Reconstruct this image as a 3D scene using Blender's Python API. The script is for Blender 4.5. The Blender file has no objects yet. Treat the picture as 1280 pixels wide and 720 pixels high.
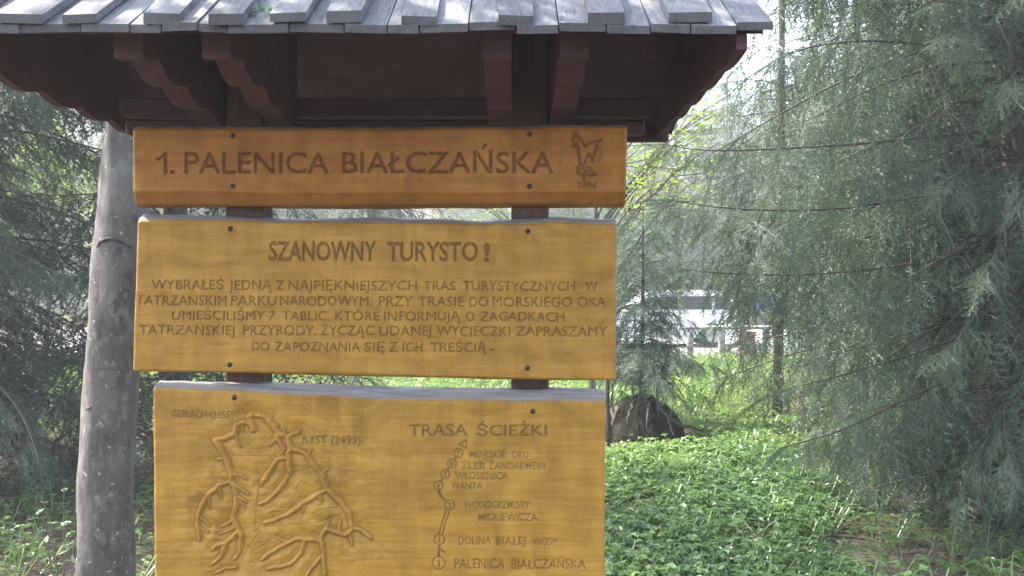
import bpy, math, random
import numpy as np
from mathutils import Vector
from mathutils.geometry import tessellate_polygon

SC = bpy.context.scene
COL = SC.collection
R = math.radians

# ------------------------------------------------------------------ camera, sky, sun, exposure
EYE = 1.6
FPX = 1155.0                                   # focal length in pixels of the 1280 px wide photograph
cd = bpy.data.cameras.new('camera'); cam = bpy.data.objects.new('camera', cd); COL.objects.link(cam)
cam.location = (0, 0, EYE); cam.rotation_euler = (R(90), 0, 0)
cd.sensor_width = 36; cd.lens = 36 * FPX / 1280; cd.clip_end = 3000
SC.camera = cam

SUN = Vector((-0.60, 0.20, 0.77)).normalized()
world = bpy.data.worlds.new('World'); SC.world = world; world.use_nodes = True
wn = world.node_tree
sky = wn.nodes.new('ShaderNodeTexSky'); sky.sky_type = 'NISHITA'; sky.sun_disc = False
sky.sun_elevation = math.asin(SUN.z); sky.sun_rotation = math.atan2(SUN.x, SUN.y)
sky.dust_density = 3.0; sky.air_density = 1.0
wn.links.new(sky.outputs[0], wn.nodes['Background'].inputs[0])
wn.nodes['Background'].inputs[1].default_value = 0.15
sl = bpy.data.lights.new('sun', 'SUN'); sun = bpy.data.objects.new('sun', sl); COL.objects.link(sun)
sl.energy = 4.5; sl.angle = R(0.5); sl.color = (1.0, 0.94, 0.84)
sun.rotation_euler = SUN.to_track_quat('Z', 'Y').to_euler()
SC.view_settings.view_transform = 'Standard'; SC.view_settings.look = 'None'
SC.view_settings.exposure = 2.3; SC.view_settings.gamma = 1.0
SC.cycles.max_bounces = 8; SC.cycles.transparent_max_bounces = 8; SC.cycles.volume_bounces = 1

def P(px, py, D):                              # a photograph pixel at depth D -> a point
    return np.array([(px - 640) / FPX * D, D, EYE - (py - 360) / FPX * D])

# ------------------------------------------------------------------ mesh helpers
class MB:
    def __init__(s):
        s.v = []; s.f = {3: [], 4: []}; s.n = 0; s.a = {}
    def add(s, v, *faces, **attrs):
        v = np.asarray(v, float).reshape(-1, 3)
        for f in faces:
            f = np.asarray(f, int)
            if f.size: s.f[f.shape[1]].append(f + s.n)
        for k in set(attrs) | set(s.a):
            lst = s.a.setdefault(k, [np.zeros(s.n)] if s.n else [])
            val = attrs.get(k, 0.0)
            lst.append(np.full(len(v), val) if np.isscalar(val) else np.asarray(val, float))
        s.v.append(v); s.n += len(v)
        return s
    def build(s, name, mat, parent=None, smooth=True):
        V = np.concatenate(s.v)
        off = WORLD.get(parent.name, (0, 0, 0)) if parent else (0, 0, 0)
        V = V - np.asarray(off)
        q = np.concatenate(s.f[4]) if s.f[4] else np.zeros((0, 4), int)
        t = np.concatenate(s.f[3]) if s.f[3] else np.zeros((0, 3), int)
        me = bpy.data.meshes.new(name)
        me.vertices.add(len(V)); me.vertices.foreach_set('co', V.ravel().astype(np.float32))
        loops = np.concatenate([q.ravel(), t.ravel()]).astype(np.int32)
        me.loops.add(len(loops)); me.loops.foreach_set('vertex_index', loops)
        tot = np.concatenate([np.full(len(q), 4), np.full(len(t), 3)]).astype(np.int32)
        me.polygons.add(len(tot))
        me.polygons.foreach_set('loop_start', (np.cumsum(tot) - tot).astype(np.int32))
        me.polygons.foreach_set('loop_total', tot)
        me.polygons.foreach_set('use_smooth', np.full(len(tot), bool(smooth)))
        for k, l in s.a.items():
            at = me.attributes.new(k, 'FLOAT', 'POINT')
            at.data.foreach_set('value', np.concatenate(l).astype(np.float32))
        me.update(calc_edges=True); me.validate()
        me.materials.append(mat)
        o = bpy.data.objects.new(name, me); COL.objects.link(o)
        if parent: o.parent = parent
        WORLD[o.name] = tuple(off)
        return o

WORLD = {}
def tag(o, label=None, cat=None, group=None, kind=None):
    if label: o['label'] = label
    if cat: o['category'] = cat
    if group: o['group'] = group
    if kind: o['kind'] = kind
    return o
def root(name, loc, label, cat, group=None):
    o = bpy.data.objects.new(name, None); COL.objects.link(o); o.location = loc
    o.empty_display_size = 0.2
    WORLD[o.name] = tuple(loc)
    return tag(o, label, cat, group)

def box(mb, x0, x1, y0, y1, z0, z1, bev=0.0, **a):
    if bev <= 0:
        v = [(x, y, z) for z in (z0, z1) for y in (y0, y1) for x in (x0, x1)]
        f = [(0, 2, 3, 1), (4, 5, 7, 6), (0, 1, 5, 4), (2, 6, 7, 3), (0, 4, 6, 2), (1, 3, 7, 5)]
        return mb.add(v, f, **a)
    b = bev; v = []; idx = {}
    X, Y, Z = (x0, x1), (y0, y1), (z0, z1)
    for i in (0, 1):
        for j in (0, 1):
            for k in (0, 1):
                s = [1 - 2 * i, 1 - 2 * j, 1 - 2 * k]
                for ax in range(3):
                    p = [X[i], Y[j], Z[k]]
                    for o in range(3):
                        if o != ax: p[o] += s[o] * b
                    idx[(i, j, k, ax)] = len(v); v.append(p)
    f = []
    for ax in range(3):
        o1, o2 = [o for o in range(3) if o != ax]
        for s in (0, 1):
            ring = []
            for (a1, a2) in ((0, 0), (1, 0), (1, 1), (0, 1)):
                k = [0, 0, 0]; k[ax] = s; k[o1] = a1; k[o2] = a2; ring.append(idx[(*k, ax)])
            f.append(ring)
    tr = []
    for ax in range(3):                         # edges along axis ax
        o1, o2 = [o for o in range(3) if o != ax]
        for a1 in (0, 1):
            for a2 in (0, 1):
                k0 = [0, 0, 0]; k0[o1] = a1; k0[o2] = a2; k1 = list(k0); k1[ax] = 1
                f.append([idx[(*k0, o1)], idx[(*k1, o1)], idx[(*k1, o2)], idx[(*k0, o2)]])
    for i in (0, 1):
        for j in (0, 1):
            for k in (0, 1):
                tr.append([idx[(i, j, k, 0)], idx[(i, j, k, 1)], idx[(i, j, k, 2)]])
    return mb.add(v, f, tr, **a)

def frames(p):
    d = np.gradient(p, axis=0); d /= np.linalg.norm(d, axis=1, keepdims=True) + 1e-9
    ref = np.array([0, 0, 1.0]) if abs(d[0, 2]) < 0.8 else np.array([1.0, 0, 0])
    s = np.cross(d, ref); s /= np.linalg.norm(s, axis=1, keepdims=True) + 1e-9
    return d, s, np.cross(s, d)
def tube(mb, p, r, n=6, cap=True, rfun=None, **a):
    p = np.asarray(p, float); m = len(p)
    r = np.full(m, r) if np.isscalar(r) else np.asarray(r, float)
    d, s, u = frames(p)
    th = np.arange(n) * 2 * math.pi / n
    rr = np.repeat(r[:, None], n, 1)
    if rfun is not None: rr = rr * rfun(np.linspace(0, 1, m)[:, None], th[None, :])
    v = p[:, None] + rr[..., None] * (np.cos(th)[None, :, None] * s[:, None] + np.sin(th)[None, :, None] * u[:, None])
    i = np.arange(m - 1)[:, None] * n; j = np.arange(n)[None]; j2 = (j + 1) % n
    q = np.stack([i + j, i + j2, i + n + j2, i + n + j], -1).reshape(-1, 4)
    v = v.reshape(-1, 3)
    if cap:
        c = len(v); v = np.concatenate([v, p[:1], p[-1:]])
        k = np.arange(n); k2 = (k + 1) % n
        t = np.concatenate([np.stack([k2, k, np.full(n, c)], 1), np.stack([(m - 1) * n + k, (m - 1) * n + k2, np.full(n, c + 1)], 1)])
        return mb.add(v, q, t, **a)
    return mb.add(v, q, **a)
def prism(mb, poly, place, d0, d1, **a):        # 2-D polygon extruded between d0 and d1; place(u, v, d) -> point
    tri = tessellate_polygon([[Vector((u, v, 0)) for u, v in poly]])
    n = len(poly)
    v = [place(u, w, d0) for u, w in poly] + [place(u, w, d1) for u, w in poly]
    t = [list(x) for x in tri] + [[i + n for i in reversed(x)] for x in tri]
    q = [[i, (i + 1) % n, n + (i + 1) % n, n + i] for i in range(n)]
    return mb.add(v, q, t, **a)

_lat = {}
def vnoise(x, y, seed=0):                       # smooth value noise in [-1, 1]
    if seed not in _lat: _lat[seed] = np.random.default_rng(seed).uniform(-1, 1, (256, 256))
    L = _lat[seed]; x = np.asarray(x, float); y = np.asarray(y, float)
    xi = np.floor(x).astype(int); yi = np.floor(y).astype(int); fx = x - xi; fy = y - yi
    fx = fx * fx * (3 - 2 * fx); fy = fy * fy * (3 - 2 * fy)
    g = lambda a, b: L[a & 255, b & 255]
    return (g(xi, yi) * (1 - fx) + g(xi + 1, yi) * fx) * (1 - fy) + (g(xi, yi + 1) * (1 - fx) + g(xi + 1, yi + 1) * fx) * fy

# ------------------------------------------------------------------ materials
def new_mat(name):
    m = bpy.data.materials.new(name); m.use_nodes = True
    nt = m.node_tree; b = nt.nodes['Principled BSDF']
    def N(t, ins=None, **props):
        n = nt.nodes.new(t)
        for k, v in props.items(): setattr(n, k, v)
        for k, v in (ins or {}).items():
            if isinstance(v, bpy.types.NodeSocket): nt.links.new(v, n.inputs[k])
            else: n.inputs[k].default_value = v
        return n
    def setin(k, v):
        if isinstance(v, bpy.types.NodeSocket): nt.links.new(v, b.inputs[k])
        else: b.inputs[k].default_value = v
    return m, nt, b, N, setin
def c4(c): return (c[0], c[1], c[2], 1.0)
def noise(N, vec, scale, detail=4, rough=0.55, dist=0.0):
    return N('ShaderNodeTexNoise', {'Vector': vec, 'Scale': scale, 'Detail': detail, 'Roughness': rough, 'Distortion': dist}).outputs['Fac']
def ramp(N, fac, stops):
    n = N('ShaderNodeValToRGB', {'Fac': fac}); e = n.color_ramp.elements
    while len(e) < len(stops): e.new(0.5)
    for k, (p, c) in enumerate(stops): e[k].position = p; e[k].color = c4(c) if len(c) == 3 else c
    return n.outputs['Color']
def mix(N, f, a, b, mode='MIX'):
    n = N('ShaderNodeMix', data_type='RGBA', blend_type=mode)
    for s, v in (('Factor_Float', f), ('A_Color', a), ('B_Color', b)):
        i = [x for x in n.inputs if x.identifier == s][0]
        if isinstance(v, bpy.types.NodeSocket): n.id_data.links.new(v, i)
        else: i.default_value = v if s == 'Factor_Float' else c4(v)
    return [x for x in n.outputs if x.identifier == 'Result_Color'][0]
def attr(N, name): return N('ShaderNodeAttribute', attribute_name=name).outputs['Fac']
def mapped(N, scale, coord='Object'):
    tc = N('ShaderNodeTexCoord').outputs[coord]
    return N('ShaderNodeMapping', {'Vector': tc, 'Scale': scale}).outputs[0]
def bump(N, h, strength=0.4, dist=0.01):
    return N('ShaderNodeBump', {'Height': h, 'Strength': strength, 'Distance': dist}).outputs[0]

def board_wood(name, dark, mid, light, stain_c):
    m, nt, b, N, S = new_mat(name)
    g = noise(N, mapped(N, (1.6, 6, 34)), 2.2, 6, 0.6, 0.9)
    g2 = noise(N, mapped(N, (0.9, 3, 7)), 1.7, 4, 0.55, 0.5)
    g3 = noise(N, mapped(N, (5, 20, 170)), 2.0, 3)
    col = ramp(N, g, [(0.28, dark), (0.5, mid), (0.74, light)])
    col = mix(N, ramp(N, g2, [(0.35, (0, 0, 0)), (0.7, (0.75,) * 3)]), col, tuple(x * 0.72 for x in mid))
    col = mix(N, 0.38, col, mix(N, g3, tuple(x * 0.7 for x in mid), tuple(x * 1.15 for x in light)))
    # small cracks and dirt flecks along the grain
    pt = noise(N, mapped(N, (2.2, 3, 3.6)), 2.6, 5, 0.65, 1.2)
    col = mix(N, 1.0, col, ramp(N, pt, [(0.28, (0.74, 0.70, 0.66)), (0.5, (1.0, 1.0, 1.0)), (0.72, (1.16, 1.2, 1.3))]), 'MULTIPLY')
    pt2 = noise(N, mapped(N, (14, 3, 2.5)), 1.6, 4, 0.6)
    col = mix(N, 1.0, col, ramp(N, pt2, [(0.35, (0.86, 0.82, 0.78)), (0.6, (1.05, 1.05, 1.05))]), 'MULTIPLY')
    fl = noise(N, mapped(N, (7, 30, 120)), 3.0, 2)
    col = mix(N, ramp(N, fl, [(0.70, (0, 0, 0)), (0.78, (0.5,) * 3)]), col, tuple(x * 0.4 for x in dark))
    st = attr(N, 'stain'); rd = attr(N, 'red'); bv = attr(N, 'bevel')
    sm = N('ShaderNodeMath', {0: st, 1: ramp(N, noise(N, mapped(N, (30, 30, 30)), 3, 3), [(0.3, (0.55,) * 3), (0.7, (1,) * 3)])}, operation='MULTIPLY').outputs[0]
    col = mix(N, sm, col, stain_c)
    col = mix(N, rd, col, (0.42, 0.12, 0.07))
    gn = noise(N, mapped(N, (2, 20, 20)), 5, 5)
    grey = ramp(N, gn, [(0.3, (0.17, 0.155, 0.145)), (0.55, (0.27, 0.25, 0.24)), (0.8, (0.36, 0.34, 0.33))])
    col = mix(N, bv, col, grey)
    S('Base Color', col)
    S('Roughness', ramp(N, pt, [(0.35, (0.62,) * 3), (0.65, (0.36,) * 3)])); S('Specular IOR Level', 0.28)
    S('Normal', bump(N, g3, 0.25, 0.002))
    return m
def plain_wood(name, dark, light, scale=(30, 3, 30), rough=0.8, strength=0.3):
    m, nt, b, N, S = new_mat(name)
    g = noise(N, mapped(N, scale), 2.0, 6, 0.62, 0.4); g2 = noise(N, mapped(N, (3, 3, 3)), 2.2, 4)
    isl = N('ShaderNodeNewGeometry').outputs['Random Per Island']
    col = ramp(N, g, [(0.3, dark), (0.7, light)])
    col = mix(N, ramp(N, g2, [(0.4, (0, 0, 0)), (0.75, (0.55,) * 3)]), col, tuple(x * 0.6 for x in dark))
    col = mix(N, 1.0, col, ramp(N, isl, [(0, (0.72, 0.74, 0.78)), (1, (1.1, 1.08, 1.05))]), 'MULTIPLY')
    S('Base Color', col); S('Roughness', rough); S('Normal', bump(N, g, strength, 0.004))
    return m
def bark(name, dark, light, spots=None, scale=(9, 9, 2.5)):
    m, nt, b, N, S = new_mat(name)
    g = noise(N, mapped(N, scale), 3.0, 8, 0.65, 0.6)
    col = ramp(N, g, [(0.3, dark), (0.7, light)])
    h = g
    if spots:
        big = noise(N, mapped(N, (3, 3, 1.2)), 2.4, 3)
        col = mix(N, ramp(N, big, [(0.42, (0, 0, 0)), (0.68, (0.7,) * 3)]), col, tuple(x * 1.35 for x in light))
        lp = noise(N, mapped(N, (6, 6, 3.5)), 3.0, 6, 0.7)
        col = mix(N, ramp(N, lp, [(0.52, (0, 0, 0)), (0.60, (0.6,) * 3)]), col, (0.19, 0.185, 0.165))
        col = mix(N, ramp(N, lp, [(0.33, (0.7,) * 3), (0.42, (0, 0, 0))]), col, (0.035, 0.032, 0.028))
        rn = noise(N, mapped(N, (1.3, 1.3, 14)), 3.0, 3, 0.5, 0.6)      # faint rings round the stem
        col = mix(N, ramp(N, rn, [(0.66, (0, 0, 0)), (0.76, (0.4,) * 3)]), col, tuple(x * 0.45 for x in dark))
        sp = noise(N, mapped(N, (1, 1, 1)), 46, 2)
        col = mix(N, ramp(N, sp, [(0.685, (0, 0, 0)), (0.72, (0.9,) * 3)]), col, spots)
        sp2 = noise(N, mapped(N, (1, 1, 0.6)), 15, 5, 0.7)
        col = mix(N, ramp(N, sp2, [(0.62, (0, 0, 0)), (0.68, (0.6,) * 3)]), col, tuple(x * 0.7 for x in spots))
    S('Base Color', col); S('Roughness', 0.85); S('Normal', bump(N, h, 0.6, 0.01))
    return m
def leafy(name, c0, c1, c2, transl=0.3, tcol=None, rough=0.5, spec=0.4):
    m, nt, b, N, S = new_mat(name)
    isl = N('ShaderNodeNewGeometry').outputs['Random Per Island']
    t = attr(N, 'tint')
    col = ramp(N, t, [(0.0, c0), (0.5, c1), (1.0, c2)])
    col = mix(N, 1.0, col, ramp(N, isl, [(0, (0.7, 0.7, 0.7)), (1, (1.25, 1.25, 1.25))]), 'MULTIPLY')
    S('Base Color', col); S('Roughness', rough); S('Specular IOR Level', spec)
    tr = N('ShaderNodeBsdfTranslucent', {'Color': mix(N, 0.65, col, tcol or tuple(x * 1.3 for x in c2))})
    ms = N('ShaderNodeMixShader', {0: transl, 1: b.outputs[0], 2: tr.outputs[0]})
    nt.links.new(ms.outputs[0], nt.nodes['Material Output'].inputs[0])
    return m
def flat(name, c, rough=0.6, metal=0.0, coat=0.0, var=0.15):
    m, nt, b, N, S = new_mat(name)
    g = noise(N, mapped(N, (1, 1, 1)), 9, 4)
    S('Base Color', ramp(N, g, [(0.3, tuple(x * (1 - var) for x in c)), (0.7, tuple(min(1, x * (1 + var)) for x in c))]))
    S('Roughness', rough); S('Metallic', metal); S('Coat Weight', coat)
    return m

M_B1 = board_wood('honey_wood_title', (0.265, 0.095, 0.011), (0.36, 0.142, 0.018), (0.43, 0.195, 0.030), (0.070, 0.016, 0.014))
M_B2 = board_wood('honey_wood_text', (0.30, 0.138, 0.017), (0.40, 0.200, 0.027), (0.475, 0.255, 0.044), (0.125, 0.053, 0.019))
M_B3 = board_wood('honey_wood_map', (0.31, 0.150, 0.016), (0.405, 0.208, 0.027), (0.475, 0.262, 0.044), (0.14, 0.062, 0.019))
def roof_wood():
    m, nt, b, N, S = new_mat('weathered_grey_wood')
    g = noise(N, mapped(N, (60, 2.4, 20)), 2.0, 7, 0.65, 0.5); ck = noise(N, mapped(N, (90, 2.0, 10)), 1.6, 3, 0.5, 0.8)
    isl = N('ShaderNodeNewGeometry').outputs['Random Per Island']
    col = ramp(N, g, [(0.28, (0.085, 0.087, 0.097)), (0.5, (0.16, 0.162, 0.175)), (0.75, (0.245, 0.245, 0.26))])
    col = mix(N, 1.0, col, ramp(N, isl, [(0, (0.62, 0.64, 0.68)), (0.5, (1, 1, 1)), (1, (1.22, 1.2, 1.17))]), 'MULTIPLY')
    st = noise(N, mapped(N, (9, 4, 9)), 1.5, 5, 0.6)
    col = mix(N, ramp(N, st, [(0.52, (0, 0, 0)), (0.72, (0.6,) * 3)]), col, (0.055, 0.052, 0.05))
    ms = noise(N, mapped(N, (11, 11, 11)), 2.0, 5, 0.7)
    col = mix(N, ramp(N, ms, [(0.62, (0, 0, 0)), (0.72, (0.55,) * 3)]), col, (0.075, 0.09, 0.05))
    col = mix(N, ramp(N, ck, [(0.68, (0, 0, 0)), (0.72, (0.85,) * 3)]), col, (0.03, 0.03, 0.032))
    nx = N('ShaderNodeSeparateXYZ', {0: N('ShaderNodeNewGeometry').outputs['True Normal']}).outputs['Y']       # front-facing sawn ends: their shade is painted in as a darker colour
    col = mix(N, ramp(N, N('ShaderNodeMath', {0: nx, 1: -1.0}, operation='MULTIPLY').outputs[0], [(0.7, (0, 0, 0)), (0.9, (0.85,) * 3)]), col, ramp(N, st, [(0.3, (0.085, 0.078, 0.078)), (0.7, (0.040, 0.036, 0.036))]))
    S('Base Color', col); S('Roughness', 0.8); S('Normal', bump(N, mix(N, 0.5, g, ck), 0.5, 0.006))
    return m
M_ROOF = roof_wood()
M_DARK = plain_wood('dark_stained_wood', (0.048, 0.014, 0.024), (0.100, 0.033, 0.053), (6, 6, 40), 0.7)
M_DARKX = plain_wood('dark_stained_wood_beam', (0.05, 0.030, 0.032), (0.11, 0.07, 0.075), (3, 30, 30), 0.7)
M_POST = plain_wood('red_brown_post', (0.06, 0.026, 0.02), (0.13, 0.06, 0.045), (30, 30, 3), 0.75)
M_BRK = plain_wood('bracket_wood', (0.040, 0.012, 0.017), (0.080, 0.027, 0.034), (6, 20, 20), 0.75)
M_SCREW = flat('dark_rusty_steel', (0.055, 0.04, 0.045), 0.45, 0.6)
M_BEECH = bark('grey_smooth_bark', (0.050, 0.044, 0.040), (0.120, 0.108, 0.098), (0.40, 0.39, 0.36))
M_SBARK = bark('spruce_bark', (0.035, 0.027, 0.022), (0.085, 0.066, 0.055))
M_TWIG = bark('dead_twig_bark', (0.055, 0.044, 0.038), (0.13, 0.105, 0.09))
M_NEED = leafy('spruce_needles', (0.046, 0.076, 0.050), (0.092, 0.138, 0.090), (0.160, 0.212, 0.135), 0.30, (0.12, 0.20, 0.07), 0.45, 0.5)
M_NEEDD = leafy('shaded_spruce_needles', (0.018, 0.036, 0.030), (0.036, 0.062, 0.050), (0.065, 0.098, 0.075), 0.2, (0.10, 0.18, 0.06), 0.45, 0.4)  # darker copy of the spruce needles, the left trees' shade put into the colour
M_NEEDL = leafy('young_spruce_needles', (0.065, 0.105, 0.085), (0.10, 0.15, 0.12), (0.14, 0.195, 0.15), 0.35, (0.12, 0.22, 0.10), 0.45, 0.5)
M_FAR = leafy('distant_needles', (0.05, 0.075, 0.035), (0.085, 0.12, 0.055), (0.13, 0.17, 0.07), 0.35)
M_LIME = leafy('lime_leaves', (0.09, 0.16, 0.025), (0.14, 0.23, 0.035), (0.20, 0.29, 0.05), 0.5, (0.38, 0.55, 0.06), 0.5)
M_HERB = leafy('herb_leaves', (0.070, 0.140, 0.058), (0.13, 0.215, 0.070), (0.24, 0.34, 0.070), 0.46, (0.22, 0.42, 0.07), 0.34, 0.7)
M_GRASS = leafy('sunlit_grass', (0.11, 0.20, 0.035), (0.16, 0.27, 0.045), (0.24, 0.33, 0.07), 0.45, (0.30, 0.48, 0.06), 0.5)
M_DRYG = leafy('dry_hanging_grass', (0.10, 0.10, 0.05), (0.15, 0.14, 0.075), (0.10, 0.15, 0.05), 0.3)
M_PALE = leafy('pale_leaves', (0.12, 0.20, 0.09), (0.20, 0.28, 0.16), (0.26, 0.33, 0.20), 0.3, None, 0.28, 0.8)

# ------------------------------------------------------------------ ground
def gz(x, y):
    x = np.asarray(x, float); y = np.asarray(y, float)
    near = 0.05 * vnoise(x * 0.5, y * 0.5, 3) + 0.02 * vnoise(x * 2, y * 2, 4)
    damp = np.clip(1 - (y - 18) / 5, 0, 1)
    d = np.clip(y - 40 + 0.12 * np.abs(x), 0, None)
    hill = 20 * (1 - np.exp(-(d / 75) ** 1.15)) + np.clip(d / 10, 0, 1) * 2.0 * vnoise(x * 0.05, y * 0.05, 5)
    return near * damp + hill

def ground():
    m, nt, b, N, S = new_mat('forest_floor')
    n1 = noise(N, mapped(N, (1, 1, 1)), 1.3, 6); n2 = noise(N, mapped(N, (1, 1, 1)), 22, 6, 0.7)
    litter = ramp(N, n2, [(0.3, (0.035, 0.025, 0.018)), (0.5, (0.075, 0.053, 0.036)), (0.7, (0.14, 0.105, 0.075))])
    moss = ramp(N, n2, [(0.3, (0.035, 0.06, 0.018)), (0.7, (0.085, 0.13, 0.035))])
    S('Base Color', mix(N, ramp(N, n1, [(0.50, (0, 0, 0)), (0.66, (0.7,) * 3)]), litter, moss))
    S('Roughness', 0.95); S('Normal', bump(N, n2, 0.8, 0.03))
    xs = np.concatenate([np.linspace(-160, -30, 30), np.linspace(-29, 29, 200), np.linspace(30, 160, 30)])
    ys = np.concatenate([np.linspace(-40, -2, 20), np.linspace(-1, 24, 160), np.linspace(25, 90, 60), np.linspace(95, 200, 30)])
    X, Y = np.meshgrid(xs, ys); Z = gz(X, Y)
    nx = len(xs); i = (np.arange(len(ys) - 1)[:, None] * nx + np.arange(nx - 1)[None]).ravel()
    mb = MB().add(np.stack([X, Y, Z], -1).reshape(-1, 3), np.stack([i, i + 1, i + nx + 1, i + nx], 1))
    tag(mb.build('ground', m), kind='structure')
    # pale gravel parking road crossing behind the trees
    m, nt, b, N, S = new_mat('pale_gravel')
    n2 = noise(N, mapped(N, (1, 1, 1)), 30, 5, 0.7)
    S('Base Color', ramp(N, n2, [(0.3, (0.30, 0.29, 0.28)), (0.7, (0.46, 0.45, 0.43))])); S('Roughness', 0.9)
    mb = MB(); xs = np.linspace(-60, 60, 60)
    y0 = 21.5 + 0.35 * vnoise(xs * 0.4, xs * 0, 8); y1 = np.full(60, 36.0)
    v = np.concatenate([np.stack([xs, y0, np.full(60, 0.075)], 1), np.stack([xs, y1, np.full(60, 0.075)], 1),
                        np.stack([xs, y0, np.full(60, -0.1)], 1)])
    i = np.arange(59)
    mb.add(v, np.stack([i, i + 1, i + 61, i + 60], 1), np.stack([i + 120, i + 121, i + 1, i], 1))
    tag(mb.build('gravel_road', m), kind='structure')
ground()

# ------------------------------------------------------------------ carved boards
PITCH = 0.65
BX, BY = 160, 150                               # raster origin in photo pixels
SS = 0.325
class Raster:
    def __init__(s, x0, x1, y0, y1):
        s.x0, s.y0 = x0, y0; s.w = int((x1 - x0) / SS) + 2; s.h = int((y1 - y0) / SS) + 2
        s.img = np.zeros((s.h, s.w))
    def tri(s, a, b, c, val):
        pts = (np.array([a, b, c]) - (s.x0, s.y0)) / SS
        lo = np.floor(pts.min(0)).astype(int); hi = np.ceil(pts.max(0)).astype(int) + 1
        lo = np.maximum(lo, 0); hi = np.minimum(hi, (s.w, s.h))
        if (hi <= lo).any(): return
        gx, gy = np.meshgrid(np.arange(lo[0], hi[0]) + .0, np.arange(lo[1], hi[1]) + .0)
        (x1, y1), (x2, y2), (x3, y3) = pts
        det = (y2 - y3) * (x1 - x3) + (x3 - x2) * (y1 - y3)
        if abs(det) < 1e-9: return
        u = ((y2 - y3) * (gx - x3) + (x3 - x2) * (gy - y3)) / det
        v = ((y3 - y1) * (gx - x3) + (x1 - x3) * (gy - y3)) / det
        ins = (u >= -1e-6) & (v >= -1e-6) & (u + v <= 1 + 1e-6)
        sub = s.img[lo[1]:hi[1], lo[0]:hi[0]]; sub[ins] = np.maximum(sub[ins], val)
    def line(s, pts, w, val=1.0):
        pts = np.asarray(pts, float)
        for a, b in zip(pts[:-1], pts[1:]):
            d = b - a; L = np.hypot(*d) + 1e-9; n = np.array([-d[1], d[0]]) / L * w / 2; e = d / L * w * 0.35
            a2, b2 = a - e, b + e
            s.tri(a2 + n, a2 - n, b2 - n, val); s.tri(a2 + n, b2 - n, b2 + n, val)
    def ring(s, c, r, w, val=1.0):
        t = np.linspace(0, 2 * math.pi, 22)
        s.line(np.stack([c[0] + r * np.cos(t), c[1] + r * np.sin(t)], 1), w, val)
    def blurred(s, k):
        im = s.img
        for _ in range(2):
            for ax in (0, 1):
                im = sum(np.roll(im, d, ax) for d in range(-k, k + 1)) / (2 * k + 1)
        return im
    def sample(s, im, x, y):
        fx = np.clip((x - s.x0) / SS, 0, s.w - 1.01); fy = np.clip((y - s.y0) / SS, 0, s.h - 1.01)
        i = fx.astype(int); j = fy.astype(int); u = fx - i; v = fy - j
        r = (im[j, i] * (1 - u) + im[j, i + 1] * u) * (1 - v) + (im[j + 1, i] * (1 - u) + im[j + 1, i + 1] * u) * v
        ok = (x >= s.x0) & (x <= s.x0 + (s.w - 2) * SS) & (y >= s.y0) & (y <= s.y0 + (s.h - 2) * SS)
        return np.where(ok, r, 0)

def text_tris(body, bold):
    c = bpy.data.curves.new('t', 'FONT'); c.body = body; c.offset = bold; c.resolution_u = 3
    o = bpy.data.objects.new('t', c); COL.objects.link(o)
    bpy.context.view_layer.update()
    me = o.to_mesh()
    v = np.array([w.co[:2] for w in me.vertices]); me.calc_loop_triangles()
    t = np.array([l.vertices[:] for l in me.loop_triangles])
    o.to_mesh_clear(); bpy.data.objects.remove(o); bpy.data.curves.remove(c)
    return v, t
_rng = random.Random(5)
def word(ras, body, x0, x1, ytop, ybase, bold=0.0, val=1.0, slope=0.0):
    v, t = text_tris(body, bold)
    lo, hi = v[:, 0].min(), v[:, 0].max()
    cap = 0.688 + bold
    u = (v[:, 0] - lo) / (hi - lo)
    x = x0 + u * (x1 - x0)
    y = ybase - v[:, 1] / cap * (ybase - ytop) + slope * (x - x0)
    # hand-routed wobble
    ph = _rng.uniform(0, 90)
    x = x + 0.45 * vnoise(x * 0.11 + ph, y * 0.10, 21); y = y + 0.55 * vnoise(x * 0.09 + ph, y * 0.06 + 7, 22)
    p = np.stack([x, y], 1)
    for a, b, c in t: ras.tri(p[a], p[b], p[c], val)

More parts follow.
